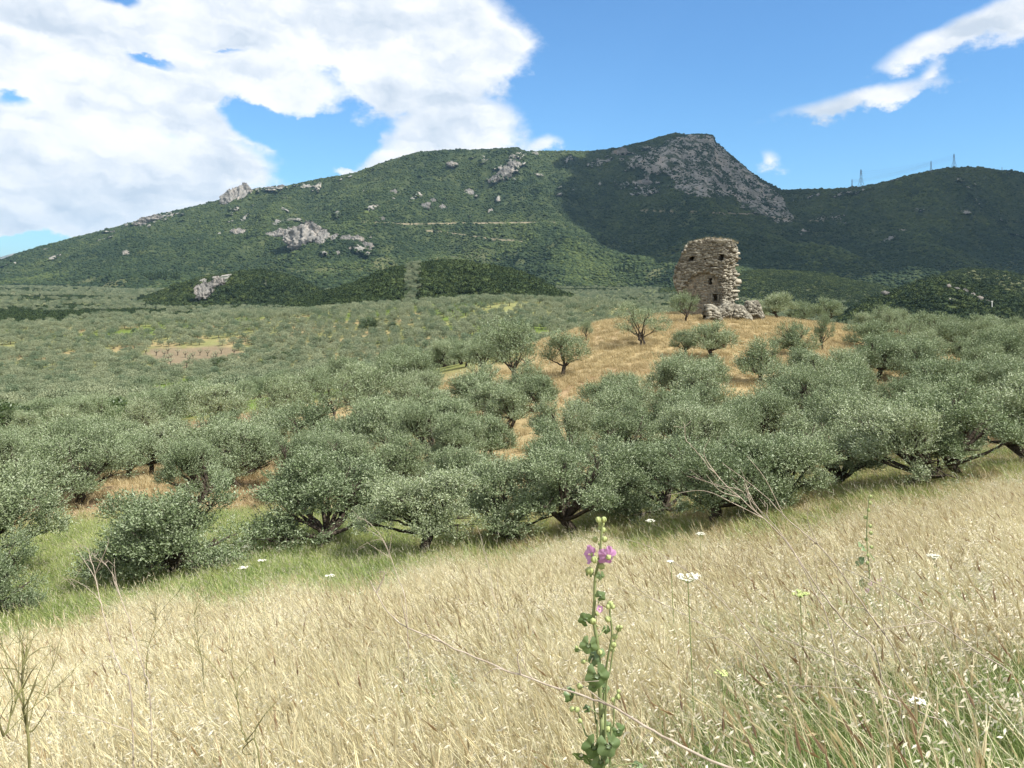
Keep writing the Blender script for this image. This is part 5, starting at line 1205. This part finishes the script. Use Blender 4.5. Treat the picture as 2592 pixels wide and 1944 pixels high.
def umbel(px, v, Y, R, label, col=None, group=None):
    rg = np.random.default_rng(int(px*7+v)); p = PT(px, v, Y); zg = h1(p[0], Y); root = empty('umbel_flower', (p[0], Y, zg)); tag(root, label, 'wild flower', group); h = p[2]-zg; a = Acc(); b = Acc()
    tube(a, [(0.05, 0.02, 0), (0.02, 0, h*0.6), (0, 0, h-R*0.7)], [0.003, 0.0025, 0.002], 5)
    for k in range(22):
        t = rg.uniform(0, 6.28); r = R*math.sqrt(rg.random()); q = np.array([r*math.cos(t), r*math.sin(t)*0.9, h-0.15*r]); tube(a, [(0, 0, h-R*0.7), tuple(q)], 0.0009, 3)
        for m_ in range(9):
            w_ = q+rg.normal(0, R*0.09, 3)*[1, 1, 0.4]; s_ = 0.0032; b.add(I2[0][:12]*0+w_ if False else np.array([[s_, 0, 0], [-s_, 0, 0], [0, s_, 0], [0, -s_, 0], [0, 0, s_], [0, 0, -s_]])+w_, np.array([[0, 2, 4], [2, 1, 4], [1, 3, 4], [3, 0, 4], [2, 0, 5], [1, 2, 5], [3, 1, 5], [0, 3, 5]]))
    obj('stalk', a.build('stalk', [M_GST]), root); obj('blossom', b.build('blossom', [col or M_UMB]), root)
M_YG = mat('yellow_green_umbel', lambda x: diffuse(x, (0.50, 0.58, 0.24), 0.9, 0.05))
umbel(688, 575, 3.7, 0.055, 'white lacy flower head right of the pink mallow, lower and larger'); umbel(671, 561, 4.9, 0.022, 'white lacy flower head just above the larger one, right of the mallow')
umbel(800, 592, 4.2, 0.045, 'yellow-green flower head under the dry stalks, right of centre', M_YG); umbel(722, 672, 3.2, 0.028, 'pale green flower head low in the field right of the mallow stems', M_YG)
umbel(934, 555, 6.0, 0.05, 'flat white flower head near the right, in front of the field edge'); umbel(918, 700, 3.0, 0.03, 'small white flower head low at the right')
for k, (p, v) in enumerate([(600, 560), (650, 520), (700, 533), (243, 567), (262, 560), (330, 575)]): umbel(p, v, 9.0, 0.05, 'tiny white flower head near the crest of the straw field', None, 'tiny white flower heads near the field crest')
for k, (p, v, Y) in enumerate([(231, 545, 20), (240, 541, 21), (268, 538, 21.5), (275, 541, 21), (282, 537, 21.5), (290, 541, 20.5), (246, 546, 20)]): umbel(p, v, Y, 0.11, 'white flower head in the green grass between the front olives at left', None, 'white flower heads in the green grass at left')

# ------------------------------------------------------------------ dry branching stalks
def m_dry(x): return diffuse(x, x.ramp(x.noise(oco(x), 25, 4), [(0.3, (0.24, 0.20, 0.155)), (0.7, (0.50, 0.43, 0.36))]), 0.85, 0.15)
M_DRY = mat('dry_grey_stalk', m_dry)
M_DARKDRY = mat('dark_green_brown_stalk', lambda x: diffuse(x, x.ramp(x.noise(oco(x), 15, 4), [(0.3, (0.09, 0.085, 0.04)), (0.7, (0.19, 0.19, 0.08))]), 0.85, 0.1))
def dstalk(main, r0, r1, label, twigs=(), Y0=3.0, Y1=3.4, m=M_DRY, auto=8, seed=0, to_ground=True, group=None):
    """main: stalk in picture units (2212 wide), root first, depth running from Y0 to Y1"""
    rg = np.random.default_rng(seed); n = len(main); P = [PT(a*D2, b*D2, Y0+(Y1-Y0)*k/(n-1)) for k, (a, b) in enumerate(main)]
    P = np.array(P)
    if to_ground:
        g = P[0]+(P[0]-P[1])*0.25; g[2] = h1(g[0], g[1])-0.02; P = np.vstack([g, P])
    base = P[0].copy(); root = empty('dry_stalk', tuple(base)); tag(root, label, 'dry stalk', group); Q = poly_smooth(P-base, 6); Q[1:] += rg.normal(0, 0.0015, (len(Q)-1, 3)); a = Acc(); tube(a, Q, np.linspace(r0, r1, len(Q)), 5); obj('stem', a.build('dry_stem', [m], True), root)
    t = Acc()
    for tw in twigs:
        R = np.array([PT(a_*D2, b_*D2, Y0+(Y1-Y0)*0.5) for a_, b_ in tw])-base
        j = int(np.argmin(np.linalg.norm((Q-R[0])[:, [0, 2]], axis=1))); R[:, 1] += Q[j, 1]-R[0, 1]; R[0] = Q[j]; R = poly_smooth(R, 4); tube(t, R, np.linspace(r1*1.3+0.0006, 0.0007, len(R)), 4)
    for k in range(auto):
        j = rg.integers(len(Q)//4, len(Q)-1); d = Q[min(j+1, len(Q)-1)]-Q[j-1]; d /= np.linalg.norm(d); L_ = rg.uniform(0.06, 0.22); e = Q[j]+(d*0.75+rg.normal(0, 0.45, 3)*[1, 0.5, 1])*L_
        tube(t, bez(Q[j], Q[j]+d*L_*0.3, e-rg.normal(0, 0.02, 3), e, 5), np.linspace(0.0018, 0.0007, 5), 4)
        for q in range(2):
            e2 = e+rg.normal(0, 0.035, 3); tube(t, [e-(e-Q[j])*0.3, e2], 0.0008, 3)
    if t.n: obj('side_twigs', t.build('side_twigs', [m], True), root)
dstalk([(1720, 1740), (1560, 1655), (1430, 1590), (1330, 1530), (1250, 1500), (1100, 1450), (960, 1390), (850, 1335), (800, 1255)], 0.0045, 0.0018, 'long bare dry stalk arching low across the field in front of the mallow',
       [[(960, 1395), (915, 1420), (880, 1438)], [(1100, 1452), (1070, 1470), (1040, 1490)], [(1120, 1455), (1118, 1440), (1130, 1420)], [(840, 1320), (800, 1312), (780, 1310)], [(880, 1350), (845, 1345)]], 2.1, 2.7, auto=2, seed=1)
dstalk([(1900, 1440), (1830, 1350), (1760, 1260), (1690, 1160), (1610, 1085), (1550, 1030), (1500, 970), (1480, 950)], 0.0042, 0.0012, 'tallest dry stalk of the leaning bundle, its forked tip against the dark olives',
       [[(1650, 1120), (1590, 1090), (1520, 1060), (1440, 1070)], [(1560, 1040), (1530, 990), (1545, 950)], [(1600, 1080), (1560, 1065), (1530, 1030)]], 3.6, 4.0, auto=6, seed=2)
dstalk([(1960, 1470), (1860, 1300), (1780, 1190), (1700, 1120), (1640, 1060), (1560, 1000)], 0.004, 0.0012, 'second dry stalk of the leaning bundle, right of the tallest', [[(1700, 1120), (1660, 1040), (1620, 990)], [(1760, 1180), (1740, 1120), (1745, 1080)]], 3.7, 4.1, auto=6, seed=3)
dstalk([(1800, 1400), (1750, 1260), (1700, 1170), (1640, 1100), (1585, 1045)], 0.0035, 0.001, 'shorter dry stalk inside the leaning bundle', [], 3.5, 3.8, auto=5, seed=4)
dstalk([(2212, 1500), (2100, 1400), (1950, 1290), (1850, 1240), (1790, 1215)], 0.0035, 0.0012, 'dry stalk leaning left from the right edge of the photo', [[(2000, 1330), (1900, 1345), (1820, 1365)]], 3.3, 3.8, auto=5, seed=5)
dstalk([(1700, 1500), (1640, 1400), (1560, 1300), (1480, 1230), (1400, 1180), (1330, 1160)], 0.003, 0.001, 'thin dry stalk curving up to the left, right of the pink mallow', [], 3.9, 4.4, auto=4, seed=6)
dstalk([(1760, 1560), (1650, 1440), (1540, 1360), (1420, 1300), (1330, 1270)], 0.003, 0.001, 'thin dry stalk crossing behind the mallow at mid height', [], 3.7, 4.1, auto=3, seed=16)
dstalk([(1950, 1560), (1900, 1470), (1800, 1420), (1660, 1370), (1600, 1330)], 0.003, 0.001, 'low dry stalk in the tangle right of centre', [], 3.0, 3.3, auto=5, seed=17)
dstalk([(2080, 1620), (1990, 1540), (1860, 1490), (1700, 1480)], 0.003, 0.001, 'lowest dry stalk of the tangle, nearly flat, lower right', [], 2.7, 2.9, auto=5, seed=18)
dstalk([(285, 1520), (262, 1450), (240, 1390), (215, 1290), (205, 1240), (190, 1185)], 0.0035, 0.0012, 'upright dry stalk at the left with a slight bend', [[(215, 1285), (190, 1255), (165, 1215), (150, 1190)], [(205, 1240), (202, 1200), (204, 1180)], [(275, 1500), (230, 1490), (150, 1480)]], 3.4, 3.8, auto=5, seed=7)
dstalk([(325, 1530), (310, 1450), (285, 1360), (260, 1290), (240, 1235), (215, 1205)], 0.003, 0.001, 'thinner dry stalk right of the bent upright one, left part', [[(262, 1290), (235, 1260), (232, 1230)]], 3.4, 3.8, auto=5, seed=8)
dstalk([(1080, 1370), (1065, 1280), (1050, 1200), (1030, 1135)], 0.0025, 0.0008, 'thin pale stalk rising in front of the olives left of the mallow', [], 5.0, 5.4, auto=3, seed=9)
dstalk([(880, 1340), (860, 1250), (830, 1170), (800, 1130)], 0.003, 0.001, 'dry forked stalk in front of the low-forked olive trunk', [[(850, 1210), (820, 1190), (790, 1170)], [(840, 1190), (845, 1160), (850, 1150)]], 4.6, 5.0, auto=5, seed=10)
dstalk([(62, 1659), (58, 1580), (50, 1510), (48, 1450), (60, 1400)], 0.0045, 0.002, 'dark seeded stalk at the lower left corner, main stem', [[(58, 1600), (90, 1560), (122, 1510)], [(55, 1560), (75, 1500), (105, 1420)], [(52, 1520), (20, 1460), (0, 1420)], [(50, 1490), (60, 1460), (75, 1440)], [(50, 1530), (80, 1480), (88, 1450)]], 2.3, 2.45, M_DARKDRY, auto=14, seed=11)
dstalk([(-10, 1640), (10, 1590), (25, 1540), (45, 1490)], 0.004, 0.0015, 'second dark stalk cut by the left edge, lower corner', [[(10, 1590), (5, 1540), (12, 1500)]], 2.25, 2.35, M_DARKDRY, auto=8, seed=12)
dstalk([(315, 1480), (320, 1400), (335, 1350), (330, 1320)], 0.003, 0.001, 'twiggy brown weed in the straw field, left one of two', [], 5.0, 5.1, M_DARKDRY, auto=16, seed=13); dstalk([(440, 1470), (430, 1400), (420, 1340), (425, 1310)], 0.003, 0.001, 'twiggy brown weed in the straw field, right one of two', [], 5.0, 5.1, M_DARKDRY, auto=16, seed=14)
dstalk([(560, 1659), (530, 1600), (515, 1530), (512, 1470)], 0.003, 0.001, 'thin greenish weed stalk at the bottom, left of centre', [[(530, 1600), (555, 1570), (580, 1530)]], 2.5, 2.6, M_DARKDRY, auto=6, seed=15)

print('TIME e start', _t.process_time())
# ------------------------------------------------------------------ grasses
def blade_set(n, rg, h0, h1_, lean, wid, rad=0.16, seg=4, spread=0.25, ears=None, oat=False, mi=0, acc=None, earmi=1, earsz=1.0):
    acc = acc or Acc()
    b = np.zeros((n, 3)); a = rg.uniform(0, 6.283, n); r = rad*np.sqrt(rg.random(n)); b[:, 0] = r*np.cos(a); b[:, 1] = r*np.sin(a)
    Hh = rg.uniform(h0, h1_, n); ln = np.array([-lean, 0.0])+rg.normal(0, spread, (n, 2)); yaw = rg.uniform(0, 3.14, n)
    t = np.linspace(0, 1, seg+1)
    cen = np.zeros((n, seg+1, 3)); bend = t**1.9
    cen[..., 0] = b[:, None, 0]+ln[:, None, 0]*Hh[:, None]*bend; cen[..., 1] = b[:, None, 1]+ln[:, None, 1]*Hh[:, None]*bend
    L2 = np.sqrt((ln**2).sum(1)); cen[..., 2] = Hh[:, None]*(t-0.28*np.minimum(L2, 1.5)[:, None]*t**3)
    wv = (np.stack([np.cos(yaw), np.sin(yaw), 0*yaw], -1))[:, None, :]*(wid*np.linspace(1, 0.35, seg+1))[None, :, None]
    V = np.stack([cen-wv, cen+wv], 2).reshape(-1, 3); m = 2*(seg+1)
    f = np.array([[2*k, 2*k+1, 2*k+3, 2*k+2] for k in range(seg)]); Fa = (f[None]+(np.arange(n)*m)[:, None, None]).reshape(-1, 4); acc.add(V, Fa, mi)
    tip = cen[:, -1]; d = cen[:, -1]-cen[:, -2]; d /= np.linalg.norm(d, axis=1, keepdims=True)
    if ears:
        k = rg.random(n) < ears; tp = tip[k]; dd = d[k]; nn_ = len(tp); L_ = rg.uniform(0.05, 0.085, (nn_, 1))*earsz; wd = 0.0042*earsz
        for q in range(2):
            U = np.cross(dd, [0.3, 1, 0.2] if q else [1, 0.2, 0.3]); U /= np.linalg.norm(U, axis=1, keepdims=True)
            V = np.stack([tp, tp+dd*L_*0.35+U*wd, tp+dd*L_, tp+dd*L_*0.35-U*wd], 1).reshape(-1, 3); acc.add(V, np.arange(4*nn_).reshape(-1, 4), earmi)
        for q in range(5):      # awns
            D = dd+rg.normal(0, 0.16, (nn_, 3)); s0 = tp+dd*L_*rg.uniform(0.2, 0.9, (nn_, 1)); e = s0+D*0.075*earsz; U = np.cross(D, [0.2, 1, 0.1]); U /= np.linalg.norm(U, axis=1, keepdims=True)
            V = np.stack([s0-U*0.0007, s0+U*0.0007, e], 1).reshape(-1, 3); acc.add(V, np.arange(3*nn_).reshape(-1, 3), earmi)
    if oat:
        for q in range(11):
            k = rg.random(n) < 0.85; s0 = cen[k, -1]+(cen[k, -2]-cen[k, -1])*rg.uniform(0, 1.3, (k.sum(), 1)); off_ = rg.normal(0, 0.022, (k.sum(), 3))+[-0.02, 0, -0.012]; p = s0+off_
            D = off_/np.linalg.norm(off_, axis=1, keepdims=True)*0.6+np.array([-0.45, 0, -0.35]); D += rg.normal(0, 0.25, D.shape); D /= np.linalg.norm(D, axis=1, keepdims=True); U = np.cross(D, rg.normal(size=D.shape)); U /= np.linalg.norm(U, axis=1, keepdims=True); m_ = len(p)
            for U_ in (U,):
                V = np.stack([p, p+D*0.009+U_*0.0036, p+D*0.022, p+D*0.009-U_*0.0036], 1).reshape(-1, 3); acc.add(V, np.arange(4*m_).reshape(-1, 4), earmi)
    return acc
def m_straw(lo, mid, hi, trans=0.3):
    def f(x):
        r = x.m('MULTIPLY_ADD', geo(x, 'Random Per Island'), 0.6, x.m('MULTIPLY', x.m('ADD', at(x, 'tone', True), orand(x)), 0.2)); c = x.ramp(r, [(0.1, lo), (0.5, mid), (0.9, hi)])
        return leafy(x, c, c, trans, 0.5, 0.04)
    return f
M_STRAW = mat('dry_straw', m_straw((0.42, 0.36, 0.175), (0.77, 0.70, 0.44), (0.88, 0.86, 0.63)))
M_EAR = mat('dry_ear', m_straw((0.36, 0.25, 0.14), (0.75, 0.68, 0.43), (0.88, 0.82, 0.62)))
M_BROWN = mat('brown_ear', m_straw((0.16, 0.10, 0.07), (0.36, 0.24, 0.14), (0.58, 0.40, 0.20)))
M_OAT = mat('pale_oat_husk', m_straw((0.58, 0.50, 0.36), (0.74, 0.68, 0.54), (0.86, 0.82, 0.72), 0.35))
M_GRASS = mat('green_grass', m_straw((0.07, 0.12, 0.02), (0.16, 0.235, 0.05), (0.32, 0.37, 0.13)))
M_PALEG = mat('pale_green_grass', m_straw((0.18, 0.24, 0.06), (0.34, 0.39, 0.12), (0.54, 0.55, 0.24)))
M_GOLD = mat('golden_dry_grass', m_straw((0.28, 0.21, 0.10), (0.46, 0.37, 0.195), (0.64, 0.54, 0.32)))
rg = np.random.default_rng(3)
def pr(acc, mats): return proto('grass_piece', acc.build('grass_piece', mats))
barley = []
for k in range(5):
    a = blade_set(26, rg, 0.34, 0.66, 0.30, 0.0016, 0.15, 4, 0.20, ears=0.7); a = blade_set(22, rg, 0.15, 0.45, 0.2, 0.0026, 0.17, 3, 0.4, acc=a); barley.append(pr(a, [M_STRAW, M_EAR]))
oats = []
for k in range(4):
    a = blade_set(9, rg, 0.42, 0.74, 0.45, 0.0014, 0.12, 4, 0.22, oat=True); a = blade_set(10, rg, 0.1, 0.4, 0.2, 0.0026, 0.15, 3, 0.4, acc=a); oats.append(pr(a, [M_STRAW, M_OAT]))
green = []
for k in range(4):
    a = blade_set(80, rg, 0.22, 0.54, 0.15, 0.0019, 0.17, 3, 0.40); green.append(pr(a, [M_GRASS]))
fresh = []
for k in range(4):
    a = blade_set(80, rg, 0.18, 0.46, 0.25, 0.0045, 0.28, 3, 0.35); a = blade_set(8, rg, 0.3, 0.55, 0.3, 0.003, 0.26, 3, 0.25, ears=0.5, earsz=1.2, acc=a); fresh.append(pr(a, [M_PALEG if k % 2 else M_GRASS, M_OAT]))
gold = []
for k in range(4):
    a = blade_set(70, rg, 0.20, 0.50, 0.25, 0.010, 0.42, 2, 0.35); gold.append(pr(a, [M_GOLD]))
def fan_pts(n, y0, y1, rg, p0=-70, p1=1094):
    Y = np.sqrt(rg.uniform(y0**2, y1**2, n)); return PX(rg.uniform(p0, p1, n), Y), Y
def lay(name, x, y, protos, label, cat, smin, smax, dz=0.0, tone=None, tilt=0.08, k0=None):
    n = len(x); s = rg.uniform(smin, smax, n); rot = np.stack([rg.normal(0, tilt, n), rg.normal(0, tilt, n), rg.normal(0, 0.35, n)], -1)
    scatter(name, np.stack([x, y, H(x, y)+dz], -1), rot, s, rg.integers(0, len(protos), n), np.clip(0.5+1.1*fbm(x/1.1, y/1.1, seed=220, octv=3)+0.15*rg.normal(size=n), 0, 1), protos, label, cat)
# straw field
x, y = fan_pts(15000, 1.7, 15.5, rg); x2_, y2_ = fan_pts(7000, 1.7, 6.0, rg); x = np.concatenate([x, x2_]); y = np.concatenate([y, y2_]); px = pxof(x, y)
gpat = 0.5+0.5*fbm(x/0.9, y/0.9, seed=200, octv=3); right = smooth(620, 1000, px)*smooth(7.5, 3.5, y)
spot = np.zeros_like(x)
for (a_, b_, r_) in [(690, 3.6, 0.22), (830, 4.2, 0.45), (850, 3.4, 0.5), (740, 2.7, 0.45), (800, 2.9, 0.4), (945, 2.8, 0.5), (1010, 3.8, 0.4), (560, 6.6, 0.5), (450, 5.0, 0.4), (480, 4.6, 0.3), (170, 3.1, 0.3), (370, 6.0, 0.4), (600, 2.5, 0.3), (900, 6.2, 0.6), (845, 5.4, 0.5), (720, 5.8, 0.4), (980, 5.4, 0.4), (880, 2.4, 0.5), (230, 3.6, 0.25)]:
    spot = np.maximum(spot, smooth(1.3, 0.5, np.hypot(x-PX(a_, b_), y-b_)/(r_*1.35)))
isg = (rg.random(len(x)) < 0.95*spot+0.62*right*(gpat > 0.45)+0.03+0.12*(gpat > 0.6)); e = EDGE(px); keep = y < e+1.1*rg.normal(0, 0.6, len(x))+0.2
iso = (~isg) & (rg.random(len(x)) < 0.38+0.25*smooth(0.5, 0.6, 0.5+0.5*fbm(x/1.3, y/1.3, seed=201))+0.22*right)
near_m = (np.hypot(x-PX(522, 2.6), y-2.6) < 0.12) | ((np.abs(x-PX(522, y)) < 0.22) & (y < 2.5))
b = keep & ~isg & ~iso & ~near_m; lay('straw_grass', x[b], y[b], barley, 'dense dry barley grass with bent ears filling the sloping field in front', 'grass', 0.80, 1.2)
b = keep & iso & ~near_m; lay('wild_oats', x[b], y[b], oats, 'wild oats with pale drooping husks scattered through the straw field', 'grass', 0.85, 1.2)
b = keep & isg & ~near_m; lay('green_grass', x[b], y[b], green, 'fine green growth showing through the straw, mostly at the right', 'grass', 0.7, 1.15)
xs, ys = fan_pts(2600, 1.7, 14.5, rg); px = pxof(xs, ys); b = ys < EDGE(px); lay('straw_grass', xs[b], ys[b], oats[:2]+barley[:2], 'taller single stems standing above the straw field', 'grass', 1.15, 1.4)
heads = []
for k in range(4):
    a = blade_set(3, rg, 0.45, 0.72, 0.35, 0.0014, 0.10, 4, 0.25, ears=1.0, earsz=1.25); heads.append(pr(a, [M_STRAW, M_BROWN]))
xs, ys = fan_pts(650, 1.9, 12, rg); lay('brown_ears', xs, ys, heads, 'brownish ripe ears dotted through the straw field', 'grass', 0.9, 1.15)
# green meadow behind the field edge
x, y = fan_pts(13000, 11.5, 31, rg); px = pxof(x, y); e = EDGE(px); gl = smooth(560, 330, px); b = (y > e-0.8) & (rg.random(len(x)) < 0.35+0.65*gl) & (rg.random(len(x)) < smooth(31, 26, y))
b &= ~((px > 130) & (px < 300) & (y > 30))
lay('meadow_grass', x[b], y[b], fresh, 'tall green meadow grass under and between the front olive trees', 'grass', 0.6, 1.1, -0.03)
b2 = (y > e-0.4) & ~b & (px > 400); lay('meadow_grass', x[b2], y[b2], gold, 'mixed dry grass under the front olives at the right', 'grass', 0.4, 0.75, -0.03)
# dry grass of the grove floor and the knoll
x, y = fan_pts(42000, 28, 120, rg); k_ = knoll_grass(x, y); w_ = np.maximum(np.where(y > 72, k_, 0.9*smooth(300, 480, pxof(x, y))), k_)*1.0; w_ = np.where(y < 58, 0.55, w_); b = rg.random(len(x)) < w_
lay('dry_grass', x[b], y[b], gold, 'golden dry grass covering the knoll around the ruined tower', 'grass', 0.6, 1.1, -0.05)
# tufts on the tower crest and the green plant by the rubble
q = []; rgt = np.random.default_rng(9)
for t in np.linspace(0.02, 0.98, 46):
    Xc = tx(500+t*720); zt_ = float(ztop(np.array([Xc]))[0]); u = Xc/ca-rgt.uniform(0, 0.2); w = rgt.uniform(0.05, 1.0); q.append((u-w*sa*0.5, w, zt_-0.12))
q = np.array(q); a = Acc()
for (u, w, z) in q:
    b_ = blade_set(12, rgt, 0.12, 0.42, 0.1, 0.009, 0.12, 2, 0.35); 
    for V, k in zip(b_.V, [4]): a.add(V+[u, w, z], b_.F[4][0])
o = obj('crest_grass', a.build('crest_grass', [M_GOLD]), TWR); tag(o, kind='stuff')

import time as _t; print('TIME grass done', _t.process_time())
# ------------------------------------------------------------------ haze
hz = Acc(); hz.add(np.array([(-6500, -900, -75), (6500, -900, -75), (6500, 12500, -75), (-6500, 12500, -75), (-6500, -900, 760), (6500, -900, 760), (6500, 12500, 760), (-6500, 12500, 760)], float), np.array([[0, 3, 2, 1], [4, 5, 6, 7], [0, 1, 5, 4], [1, 2, 6, 5], [2, 3, 7, 6], [3, 0, 4, 7]]))
mh = bpy.data.materials.new('air'); mh.use_nodes = True; t = mh.node_tree; t.nodes.clear(); oo = t.nodes.new('ShaderNodeOutputMaterial'); pv = t.nodes.new('ShaderNodeVolumePrincipled')
pv.inputs['Density'].default_value = 0.000038; pv.inputs['Color'].default_value = (0.40, 0.68, 1.0, 1); pv.inputs['Anisotropy'].default_value = 0.2
t.links.new(pv.outputs[0], oo.inputs['Volume'])
tag(obj('haze', hz.build('haze', [mh])), kind='stuff')
